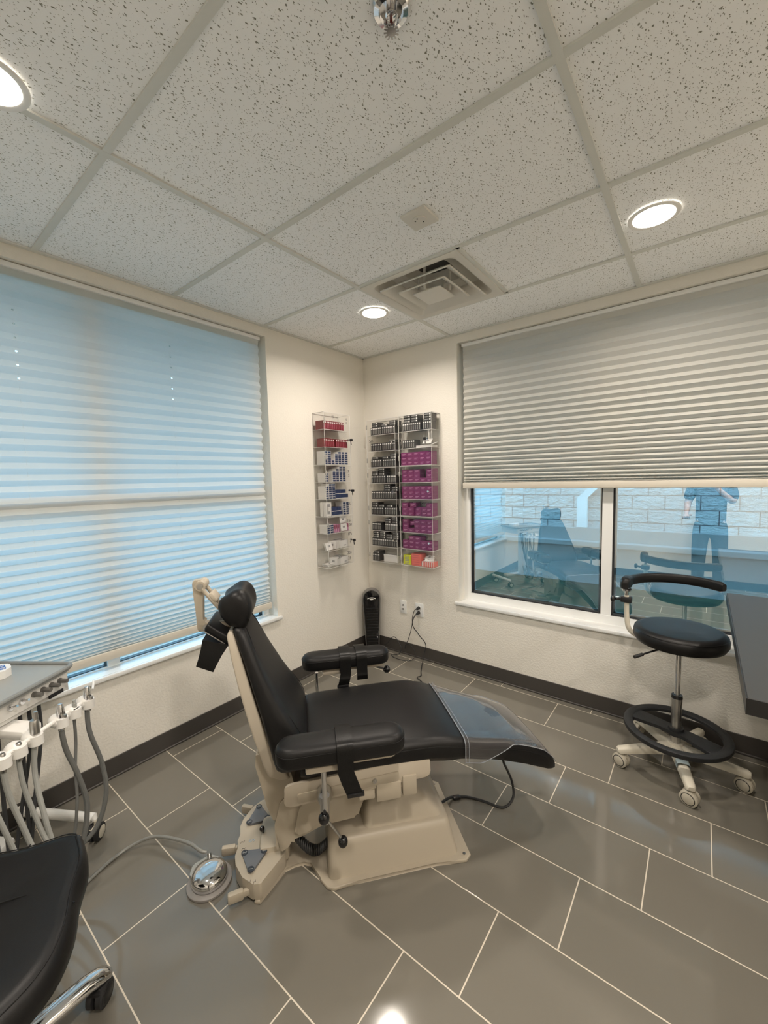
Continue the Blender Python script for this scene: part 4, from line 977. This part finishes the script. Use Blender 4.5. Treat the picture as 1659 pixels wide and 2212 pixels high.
# ------------------------------------------------------------------ second stool, bottom left corner
def make_front_stool():
    cx, cy = 1.085, -2.835
    t = empty('operator_stool', 'stool with wide black padded seat and chrome star base, cut off at the bottom left', 'stool', (cx, cy, 0))
    # seat outline relative to centre, front corner raised like a saddle
    out = [(-.075, .322), (.02, .305), (.10, .262), (.185, .225), (.250, .170), (.278, .09), (.28, -.02), (.24, -.16), (.14, -.25), (0, -.27), (-.14, -.25), (-.25, -.16), (-.285, -.02), (-.28, .09), (-.235, .16), (-.17, .225), (-.11, .30)]
    P = [p for p in catmull([Vector((x, y, 0)) for x, y in out+out[:1]], 4)[:-1]]
    def ring(k, z, lift): return [(p.x*k, p.y*k, z+lift*max(0, p.y*k/.32)**2) for p in P]
    s = MB().loft([ring(.80, .412, .01), ring(.94, .416, .03), ring(.995, .432, .035), ring(1.0, .455, .04), ring(.975, .482, .045), ring(.93, .496, .045), ring(.86, .502, .04), ring(.6, .497, .02), ring(.3, .487, .0), ring(.05, .484, 0)]).build('seat', MATS['black_vinyl'], t, angle=70)
    sm = MB(); q = ring(.945, .4955, .045); sm.tube([Vector(p) for p in q+q[:1]], .0016, 6)
    sm.tube([(.13, .245, .5095), (.02, .20, .503), (-.05, .10, .497), (-.06, -.02, .491), (0, -.15, .496)], .0018, 6, 5)
    sm.tube([(-.17, .22, .512), (-.10, .13, .500), (-.03, .02, .492), (.06, -.08, .492), (.21, -.10, .499)][:5], .0018, 6, 5); sm.build('seam', MATS['black_vinyl'], s)
    MB().cyl((0, 0, .12), (0, 0, .41), .025, .018, seg=24).build('gas_post', MATS['chrome'], t)
    MB().box((-.12, -.12, .395), (.12, .12, .415), .006).build('seat_plate', MATS['black_plastic'], t)
    MB().cyl((0, 0, .085), (0, 0, .145), .036, .030, seg=24).build('hub', MATS['chrome'], t)
    for k in range(5):
        a = math.radians(97.5+72*k); d = Vector((math.cos(a), math.sin(a), 0)); n_ = Vector((-d.y, d.x, 0)); rings = []
        for tt, hw, zc, hh in ((.02, .036, .112, .026), (.10, .034, .114, .025), (.20, .031, .107, .023), (.29, .029, .096, .021), (.325, .028, .087, .020), (.347, .022, .078, .016), (.356, .009, .072, .008)):
            rings.append([d*tt+n_*hw*math.cos(b)+Vector((0, 0, zc+hh*math.sin(b))) for b in [2*PI*j/14 for j in range(14)]])
        MB().loft(rings).build('star_leg', MATS['chrome'], t, angle=60)
        caster(t, (d.x*.322, d.y*.322), a+(.55 if k == 0 else 1.0), MATS['black_rubber'], r=.033, cap=MATS['black_plastic'])
make_front_stool()

# ------------------------------------------------------------------ delivery cart at the left edge
def make_cart():
    P0 = (.43, -2.355); rz = math.atan2(.5101, .8601)        # local x = outward, local -y = along the front
    t = empty('delivery_cart', 'white rolling dental delivery cart with grey tray top at the left edge', 'cart', (P0[0], P0[1], 0), rz)
    # local: x outwards (towards the treatment chair), s = -y along the front
    # tray top
    tr = roundpoly([(-.37, -.02), (.0, -.0), (.022, -.56), (-.37, -.56)], [.03, .045, .03, .03], 6)
    P = MB().prism(tr, .808, .820, bev=.003).build('tray_top', MATS['tray_grey'], t)
    MB().tube([Vector((x, y, .823)) for x, y in tr+tr[:1]], .0085, 10).build('tray_rim', MATS['tray_rim'], P)
    bd = [(-.36, -.03), (-.012, -.03), (-.012, -.55), (-.36, -.55)]
    MB().prism(roundpoly(bd, .02, 4), .735, .807, bev=.006).build('control_head', MATS['cart_panel'], t)
    f = MB().prism([(-.034, .732), (-.112, .745), (-.112, .752), (-.545, .752), (-.545, .806), (-.034, .806)], 0, .008, M=T(-.012, 0, 0) @ Matrix(((0, 0, 1, 0), (1, 0, 0, 0), (0, 1, 0, 0), (0, 0, 0, 1))), bev=.002).build('front_panel', MATS['cart_panel'], t)
    for s in (.070, .104, .138, .172):
        k = MB().cyl((-.004, -s, .787), (.028, -s+.003, .787), .0085, .0075, seg=16).cyl((-.004, -s, .787), (.0, -s, .787), .0105, seg=16).build('control_knob', mat('knob_grey', (.12, .115, .105), rough=.4), t)
    for s in (.218, .258):
        MB().cyl((-.004, -s, .786), (.004, -s, .786), .010, seg=16).cyl((.0, -s, .786), (.026, -s+.002, .794), .003, .004, seg=10).build('toggle', MATS['chrome'], t)
    MB().box((-.006, -.118, .738), (.000, -.060, .752), .001).build('badge', MATS['gasket'], t)
    # bracket and holder bar
    br = MB().box((-.10, -.300, .698), (.088, -.232, .730), .008).build('bracket_arm', MATS['white_plastic'], t)
    B = MB().tube([(.115, -.055, .722), (.115, -.20, .716), (.12, -.34, .712), (.12, -.46, .708)], .0075, 10, 3).build('holder_bar', MATS['white_plastic'], t)
    hold = [(.082, .715, 0), (.140, .712, 1), (.195, .710, 0), (.290, .708, 2), (.345, .706, 3), (.395, .704, 3), (.445, .702, 3)]
    for s, z, kind in hold:
        h = MB().sphere((.108, -s, z-.002), .028, 22, sc_=(1.1, .95, .88)).cyl((.125, -s, z-.022), (.125, -s, z+.010), .021, .020, seg=20).build('instrument_holder', MATS['white_plastic'], t)
    # base: post, crossbar, two floor tubes with casters
    MB().box((-.26, -.33, .12), (-.17, -.24, .74), .012).build('post', MATS['white_plastic'], t)
    MB().box((-.37, -.48, .080), (-.275, -.07, .110), .008).build('crossbar', MATS['white_plastic'], t)
    for s in (.066-.133, .50):
        MB().tube([(-.42, -s, .092), (-.20, -s, .092), (-.060, -s, .092), (-.046, -s, .088)], [.020, .020, .019, .013], 18, 3).build('floor_tube', MATS['white_plastic'], t)
        for xx, an in ((-.062, 2.3), (-.395, 2.0)):
            caster(t, (xx+.028, -s-.006), -1.35 if xx > -.2 else an, MATS['black_rubber'], r=.035, cap=MATS['caster_cream'])
    # hanging tubing
    ZB = .16
    def hose(s, z, m_, r, path): MB().tube([(.118, -s, z)]+path, r, 10, 6).build('hose', m_, t)
    hose(.082, .70, MATS['hose_grey'], .0085, [(.125, -.088, .60), (.14, -.060, .45), (.15, -.065, .32), (.12, -.10, .20), (.04, -.16, .14), (-.08, -.22, .15), (-.18, -.27, .25)])
    hose(.140, .70, MATS['hose_grey'], .0050, [(.12, -.143, .60), (.13, -.165, .50), (.14, -.180, .38), (.12, -.20, .24), (.02, -.23, .17), (-.1, -.27, .2)])
    hose(.195, .70, MATS['hose_grey'], .0085, [(.125, -.190, .60), (.14, -.165, .48), (.15, -.150, .35), (.14, -.175, .22), (.08, -.20, .12), (-.04, -.25, .10), (-.15, -.28, .2)])
    hose(.290, .70, MATS['hose_light'], .0080, [(.12, -.30, .58), (.15, -.305, .42), (.16, -.29, .28), (.14, -.28, .16), (.05, -.28, .09), (-.08, -.29, .13)])
    hose(.345, .70, MATS['hose_light'], .0072, [(.12, -.34, .58), (.14, -.32, .42), (.17, -.305, .28), (.15, -.31, .14), (.05, -.32, .10), (-.08, -.30, .14)])
    hose(.395, .70, MATS['hose_light'], .0080, [(.12, -.385, .58), (.14, -.36, .42), (.17, -.345, .26), (.15, -.35, .14), (.05, -.35, .10), (-.08, -.32, .14)])
    hose(.445, .70, MATS['hose_light'], .0072, [(.12, -.43, .58), (.14, -.40, .40), (.17, -.385, .24), (.14, -.38, .12), (.04, -.37, .10), (-.08, -.33, .14)])
    for y0, x0, y1, x1 in ((-.12, -.05, -.24, -.02), (-.15, -.06, -.27, -.05), (-.19, -.05, -.22, -.03), (-.26, -.06, -.30, -.02)):
        MB().tube([(x0, y0, .74), (x0+.01, y0-.01, .6), ((x0+x1)/2, (y0+y1)/2, .38), (x1, y1, .18), (x1-.06, y1-.02, .12)], .0065, 8, 6).build('hose', MATS['hose_dark'], t)
    for y0, y1, y2 in ((-.33, -.44, -.36), (-.36, -.47, -.40), (-.40, -.40, -.33)):
        MB().tube([(.02, y0, .72), (.07, y1, .5), (.09, y1, .3), (.05, y2, .14), (-.08, y2, .12), (-.16, -.3, .25)], .0060, 8, 6).build('hose', MATS['hose_grey'], t)
    return t, hold
cart, hold = make_cart()
CM_ = T(.43, -2.355, 0) @ rotm(0, 0, math.degrees(math.atan2(.5101, .8601)))
def cartpt(x, y, z): return CM_ @ Vector((x, y, z))
# instruments resting in the holders
CLB = ['chrome suction tip in the cart holder nearest the window', 'small grey suction valve in the second cart holder from the window', 'chrome suction tip in the third cart holder from the window', 'dark metal handpiece in the cart holder beside the white bracket',
       'metal hose coupling in the fifth cart holder from the window', 'metal hose coupling in the sixth cart holder from the window', 'metal hose coupling in the cart holder nearest the camera']
for (s, z, kind), lb in zip(hold, CLB):
    t = empty('dental_handpiece', lb, 'handpiece', cartpt(.124, -s, z), math.atan2(.5101, .8601))
    if kind == 0:
        MB().lathe([(.0085, -.035), (.0125, -.01), (.0135, .022), (.0085, .056), (.0065, .060), (.004, .060)], seg=20).build('tip', MATS['chrome'], t)
        MB().cyl((0, -.012, .006), (0, .014, .018), .0055, seg=12).cyl((.010, 0, -.012), (.016, 0, .022), .006, seg=10).build('valve', MATS['steel'], t)
    elif kind == 1:
        MB().cyl((0, 0, -.03), (0, 0, .03), .0075, seg=16).cyl((0, 0, .025), (0, 0, .042), .005, seg=14).build('valve_body', MATS['hose_light'], t)
        MB().box((-.012, -.012, .006), (.012, .012, .012), .003).build('lever', MATS['gasket'], t)
    elif kind == 2:
        MB().lathe([(.008, -.03), (.0135, -.02), (.0135, .055), (.011, .062)], seg=20).build('grip', MATS['steel'], t)
        MB().cyl((.004, .004, .058), (.004, .004, .088), .0068, .006, seg=14).build('nozzle', MATS['steel'], t)
    else:
        MB().lathe([(.006, -.04), (.008, -.03), (.0085, .018), (.006, .022)], seg=16).build('coupling', MATS['steel'], t)
# white remote on the tray
rt = empty('curing_light', 'white handheld device with blue control pad lying on the grey cart tray', 'device', cartpt(-.245, -.170, .8206), math.radians(86))
rt.scale = (1.25, 1.45, 1.0)
MB().prism(roundpoly([(-.075, -.030), (.060, -.030), (.078, -.012), (.078, .02), (.06, .036), (-.075, .032)], .012, 5), 0, .030, bev=.006, seg=3).build('body', MATS['white_plastic'], rt)
mat('btn_blue', (.03, .13, .42), rough=.4)
bp_ = MB().prism(roundpoly([(.050, -.016), (.066, -.016), (.066, .022), (.050, .022)], .008, 5), .030, .0312).build('button_pad', MATS['btn_blue'], rt)
for yy in (-.008, .014): MB().lathe([(.0035, .0312), (.0035, .0318), (.0055, .0318), (.0055, .0312)], M=T(.058, yy, 0), cap=False, seg=18).build('button_ring', MATS['c_white'], bp_)
# small white suction tip hooked at the far holder
pt = tag(MB().tube([(0, 0, 0), (-.03, .012, .006), (-.055, .02, .010)], [.0045, .004, .0035], 10, 3).build('saliva_tip', MATS['white_plastic']), 'thin white plastic suction straw beside the chrome tip nearest the window', 'suction tip')
pt.location = cartpt(.128, -.062, .752)

# ------------------------------------------------------------------ foot pedal on the floor with its grey hose
t = empty('foot_pedal', 'round chrome-domed foot control pedal on the tiles beside the chair base', 'foot pedal', (.955, -2.124, 0), .7)
MB().lathe([(.078, 0), (.082, .003), (.082, .010), (.078, .013), (.060, .014), (.0, .014)], seg=44, cap=False).build('base_disc', mat('pedal_rim', (.25, .235, .22), rough=.45), t)
MB().lathe([(.062, .014), (.0655, .018), (.0655, .034), (.060, .046), (.045, .054), (.025, .059), (.0, .060)], seg=44, cap=False).build('dome', MATS['chrome'], t, angle=60)
MB().prism(roundpoly([(-.055, -.055), (.03, -.055), (.02, .055), (-.055, .055), (-.088, .034), (-.088, -.034)], .014, 4), .012, .030, M=rotm(0, 0, -50), bev=.004).build('bracket', MATS['hose_light'], t)
MB().cyl((-.02, .060, .022), (-.03, .078, .044), .008, seg=12).build('hose_fitting', MATS['steel'], t)
hz = MB().tube([(.870, -2.088, .046), (.850, -2.103, .053), (.786, -2.114, .056), (.692, -2.146, .052), (.608, -2.185, .040), (.559, -2.24, .020), (.546, -2.306, .009), (.562, -2.377, .0068), (.60, -2.47, .0068), (.64, -2.58, .0068)], .0065, 10, 8).build('pedal_hose', mat('hose_clear_grey', (.24, .24, .22), rough=.3))
tag(hz, 'grey air hose curving across the floor from the chrome foot pedal to the left', 'hose')

# ------------------------------------------------------------------ tower heater in the corner
def make_heater():
    t = empty('tower_heater', 'slim black ceramic tower heater standing in the corner between the walls', 'heater', (.118, -.112, 0), math.radians(-50+90))
    # local: front faces -y
    out = [(-.058, 0), (.058, 0), (.081, .49)] + [(.081*math.cos(a), .49+.074*math.sin(a)) for a in [PI*i/14 for i in range(1, 14)]] + [(-.081, .49)]
    XZ = Matrix(((1, 0, 0, 0), (0, 0, -1, 0), (0, 1, 0, 0), (0, 0, 0, 1)))
    out = [(x, z+.018 if z < .01 else z) for x, z in out]
    MB().prism(out, -.055, .036, M=XZ, bev=.008, seg=3).build('housing', mat('heater_side', (.16, .155, .15), rough=.35), t)
    inn = [(x*.88, .012+z*.976) for x, z in out]
    F = MB().prism(inn, .034, .046, M=XZ, bev=.004).build('front_panel', MATS['black_gloss'], t)
    g = MB()
    for k in range(13):
        z = .10+k*.025; w = .044+.016*(z/.5); g.box((-w, -.050, z), (w, -.046, z+.006), .001)
    g.build('grille', MATS['black_plastic'], F)
    arc = [(.042*math.cos(a), -.050, .478+.020*math.sin(a)) for a in [math.radians(35+110*i/16) for i in range(17)]]
    MB().tube(arc, .0035, 8).build('control_arc', MATS['white_plastic'], F)
    MB().prism([(.017*math.cos(2*PI*i/24), .483+.006*math.sin(2*PI*i/24)) for i in range(24)], .046, .051, M=XZ).build('display', MATS['white_plastic'], F)
    MB().tube([(.020*math.cos(2*PI*i/30), -.0475, .050+.016*math.sin(2*PI*i/30)) for i in range(31)], .001, 6).box((-.013, -.048, .048), (.013, -.047, .051)).build('emblem', MATS['steel'], F)
    MB().cyl((0, 0, 0), (0, 0, .022), .070, .060, seg=36).build('base', MATS['black_plastic'], t)
    return t
HEATER = make_heater()

# wall plates, plugs and cords
def wall_plate(x, z, w, lb, kind):
    t = empty('wall_outlet', lb, 'outlet', (x, 0, z))
    MB().box((-w/2, -.007, -.058), (w/2, 0, .058), .003).build('cover_plate', MATS['trim_white'], t)
    if kind == 'jack':
        for zz, m_ in ((.017, 'gasket'), (-.018, 'gasket')):
            MB().cyl((0, -.007, zz), (0, -.012, zz), .006, seg=14).build('jack', MATS[m_], t)
        MB().cyl((-.012, -.007, -.018), (-.012, -.010, -.018), .003, seg=10).build('indicator', mat('led_red', (.25, .02, .01)), t)
    else:
        for zz in (.020, -.020):
            s = MB().box((-.017, -.0095, zz-.014), (.017, -.006, zz+.014), .004).build('socket', MATS['trim_white'], t)
            MB().box((-.008, -.0100, zz-.002), (-.006, -.0094, zz+.007)).box((.006, -.0100, zz-.002), (.008, -.0094, zz+.007)).build('slot', MATS['gasket'], s, smooth=False)
wall_plate(.388, .421, .068, 'white wall plate with two dark jacks, on the wall right of the heater', 'jack')
wall_plate(.555, .423, .080, 'white wall outlet with two black plugs in it, below the magenta cartons', 'power')
def cord(name, owner, pts, r=.003, plug=None, k=8):
    bpy.context.view_layer.update()
    b = MB().tube(pts, r, 8, k)
    if plug:
        x, z = plug; b.cyl((x, -.0102, z), (x-.002, -.040, z-.004), .014, .009, seg=16)
    bmesh.ops.transform(b.bm, matrix=owner.matrix_world.inverted(), verts=b.bm.verts)
    return b.build(name, MATS['black_rubber'], owner)
cord('power_cord', HEATER, [(.165, -.085, .03), (.232, -.06, .07), (.279, -.05, .126), (.307, -.05, .150), (.334, -.05, .143), (.366, -.05, .105), (.389, -.05, .066), (.383, -.06, .028), (.355, -.07, .006),
      (.31, -.08, .004), (.35, -.12, .004), (.43, -.13, .004), (.51, -.10, .004), (.535, -.055, .03), (.515, -.04, .08), (.47, -.03, .105), (.432, -.03, .103), (.417, -.03, .060), (.42, -.032, .09), (.450, -.03, .15), (.478, -.03, .228), (.500, -.035, .307), (.508, -.045, .35), (.53, -.05, .42), (.549, -.040, .441)], .0028, (.553, .443))
cord('power_cord', CHAIR, [(.550, -.040, .400), (.530, -.046, .375), (.511, -.044, .330), (.508, -.040, .290), (.520, -.03, .255), (.539, -.03, .240), (.573, -.03, .204), (.617, -.03, .166), (.629, -.03, .126), (.618, -.045, .06), (.625, -.08, .012), (.67, -.167, .005), (.70, -.22, .005), (.731, -.268, .005), (.724, -.312, .005), (.804, -.359, .005), (.93, -.50, .005), (1.10, -.80, .005), (1.25, -1.10, .005), (1.34, -1.24, .006)], .0036, (.553, .403))

# ------------------------------------------------------------------ dark desk at the right edge
t = empty('desk', 'dark grey desk with thick top cut off at the right edge of the photo', 'desk', (2.54, -.03, 0))
MB().box((-.008, -1.285, .835), (.72, 0, .885), .003, 1).build('desktop', [MATS['desk_top']], t)
MB().box((-.0095, -1.2865, .836), (-.0078, 0.0, .884)).box((-.0095, -1.2868, .836), (.72, -1.2848, .884)).build('edge_band', MATS['desk_edge'], t, smooth=False)
MB().box((.42, -1.24, 0), (.70, -.82, .835), .003).build('drawer_pedestal', MATS['desk_edge'], t)
MB().box((.66, -.40, 0), (.70, -.04, .835), .003).build('leg_panel', MATS['desk_edge'], t)

# ------------------------------------------------------------------ the person taking the photo, seen only as a reflection in the window
mat('skin', (.50, .31, .22), rough=.5); mat('scrubs', (.035, .045, .065), rough=.8, bump=.3, bscale=60); mat('trousers', (.02, .022, .03), rough=.85); mat('hair', (.02, .013, .01), rough=.6); mat('shoe', (.03, .03, .032), rough=.5); mat('eye_white', (.8, .8, .78), rough=.3)
def skin(name, verts, edges, rad, m_, parent, root=0, sub=2):
    me = bpy.data.meshes.new(name); me.from_pydata(verts, edges, []); me.materials.append(m_)
    o = bpy.data.objects.new(name, me); COL.objects.link(o); o.parent = parent
    md = o.modifiers.new('skin', 'SKIN'); md.use_smooth_shade = True
    if not me.skin_vertices:
        bm = bmesh.new(); bm.from_mesh(me); bm.verts.layers.skin.verify(); bm.to_mesh(me); bm.free()
    for i, sv in enumerate(me.skin_vertices[0].data):
        r = rad[i]; sv.radius = r if isinstance(r, tuple) else (r, r); sv.use_root = (i == root)
    s = o.modifiers.new('subdivision', 'SUBSURF'); s.levels = sub; s.render_levels = sub
    return o
def make_person():
    t = empty('person', 'person in dark clothes holding up a phone, mirrored in the window glass', 'person', (2.50, -3.20, 0))
    V, E_, Rr = [], [], []
    def v(p, r, par=None):
        V.append(p); Rr.append(r)
        if par is not None: E_.append((par, len(V)-1))
        return len(V)-1
    pel = v((0, 0, .93), (.13, .10)); b1 = v((0, .01, 1.05), (.125, .095), pel); b2 = v((0, 0, 1.20), (.135, .10), b1); ch = v((0, -.005, 1.34), (.14, .105), b2)
    nb = v((0, -.005, 1.44), (.07, .065), ch); nk = v((0, .0, 1.50), (.052, .052), nb); jw = v((0, .022, 1.555), (.062, .072), nk); hd = v((0, .012, 1.625), (.074, .090), jw); tp = v((0, .005, 1.685), (.055, .065), hd)
    v((0, .118, 1.598), (.010, .012), hd)
    for s in (-1, 1): v((s*.086, .0, 1.60), (.010, .022), hd)
    for s in (1, -1):
        sh = v((s*.155, -.005, 1.395), (.055, .055), ch)
        if s > 0: el = v((.205, .045, 1.155), (.042, .042), sh); wr = v((.045, .215, 1.335), (.026, .022), el); pd = Vector((-.30, .35, .88)).normalized(); side = Vector((-.9, -.1, -.25)).normalized()
        else: el = v((-.225, -.01, 1.145), (.042, .042), sh); wr = v((-.235, .165, 1.005), (.026, .022), el); pd = Vector((.05, .95, -.25)).normalized(); side = Vector((.9, 0, .1)).normalized()
        W_ = Vector(V[wr]); nrm = pd.cross(side).normalized(); side = nrm.cross(pd).normalized()
        pm = v(tuple(W_+pd*.045), (.034, .016), wr); kn = v(tuple(W_+pd*.085), (.036, .014), pm)
        curl = nrm if s > 0 else -nrm
        for k, (off, ln) in enumerate(((-.030, .060), (-.010, .074), (.011, .080), (.031, .070))):
            c0 = W_+pd*.090+side*off; a = v(tuple(c0), .0088, kn)
            b = v(tuple(c0+pd*ln*.42+curl*ln*.12), .0080, a); c = v(tuple(c0+pd*ln*.70+curl*ln*.38), .0074, b); v(tuple(c0+pd*ln*.82+curl*ln*.66), .0064, c)
        th0 = v(tuple(W_+pd*.030+side*.034+curl*.008), .012, pm); th1 = v(tuple(W_+pd*.062+side*.054+curl*.022), .010, th0); v(tuple(W_+pd*.088+side*.052+curl*.034), .0085, th1)
    for s in (-1, 1):
        hp = v((s*.085, 0, .86), (.085, .085), pel); k_ = v((s*.10, .012, .49), (.056, .058), hp); cf = v((s*.102, -.005, .33), (.052, .055), k_); an = v((s*.105, -.02, .09), (.034, .038), cf); ft = v((s*.112, .05, .045), (.036, .028), an); v((s*.118, .14, .032), (.036, .022), ft)
    body = skin('body', V, E_, Rr, MATS['skin'], t)
    # clothes
    V2 = [(0, 0, .80), (0, .005, .98), (0, 0, 1.20), (0, -.005, 1.34), (0, -.005, 1.43), (.165, -.005, 1.40), (.190, .012, 1.27), (.206, .04, 1.175), (-.165, -.005, 1.40), (-.20, -.008, 1.27), (-.224, -.01, 1.17)]
    skin('shirt', V2, [(0, 1), (1, 2), (2, 3), (3, 4), (3, 5), (5, 6), (6, 7), (3, 8), (8, 9), (9, 10)], [(.165, .128), (.158, .122), (.16, .122), (.162, .125), (.085, .08), .074, .066, .064, .074, .066, .064], MATS['scrubs'], t)
    V3 = [(0, 0, 1.00), (0, 0, .88), (.09, 0, .80), (.102, .01, .48), (.106, -.01, .10), (-.09, 0, .80), (-.102, .01, .48), (-.106, -.01, .10)]
    skin('trousers', V3, [(0, 1), (1, 2), (2, 3), (3, 4), (1, 5), (5, 6), (6, 7)], [(.145, .115), (.145, .115), .098, .076, .064, .098, .076, .064], MATS['trousers'], t)
    for s in (-1, 1): MB().loft([[(s*.112+.046*w*math.cos(a), y+.0, .0+h*(.5+.5*math.sin(a))) for a in [2*PI*i/16 for i in range(16)]] for y, w, h in ((-.075, .5, .06), (-.05, .85, .085), (.0, .9, .095), (.06, 1.0, .075), (.13, 1.0, .055), (.175, .75, .045), (.195, .35, .03))]).build('shoe', MATS['shoe'], t)
    hr = MB(); hr.sphere((0, -.022, 1.648), .098, 28, sc_=(.92, 1.02, .95)).build('hair', MATS['hair'], t)
    for s in (-1, 1): MB().sphere((s*.030, .092, 1.618), .012, 14).build('eye', MATS['eye_white'], t)
    MB().tube([(-.024, .098, 1.556), (0, .104, 1.554), (.024, .098, 1.556)], .005, 8, 3).build('lips', mat('lips', (.35, .12, .10), rough=.5), t)
make_person()
f_ = Vector((-.613, .786, -.0822)).normalized()
ph = empty('smartphone', 'black smartphone held upright by the person mirrored in the window', 'phone', Vector((2.41237, -2.83844, 1.5403))-f_*.030+Vector((.0, 0, -.055)), math.radians(38))
MB().box((-.036, -.0045, -.075), (.036, .0045, .075), .004, 3).build('body', MATS['black_gloss'], ph)
MB().box((-.033, -.0052, -.072), (.033, -.0044, .072)).build('screen', MATS['gasket'], ph)
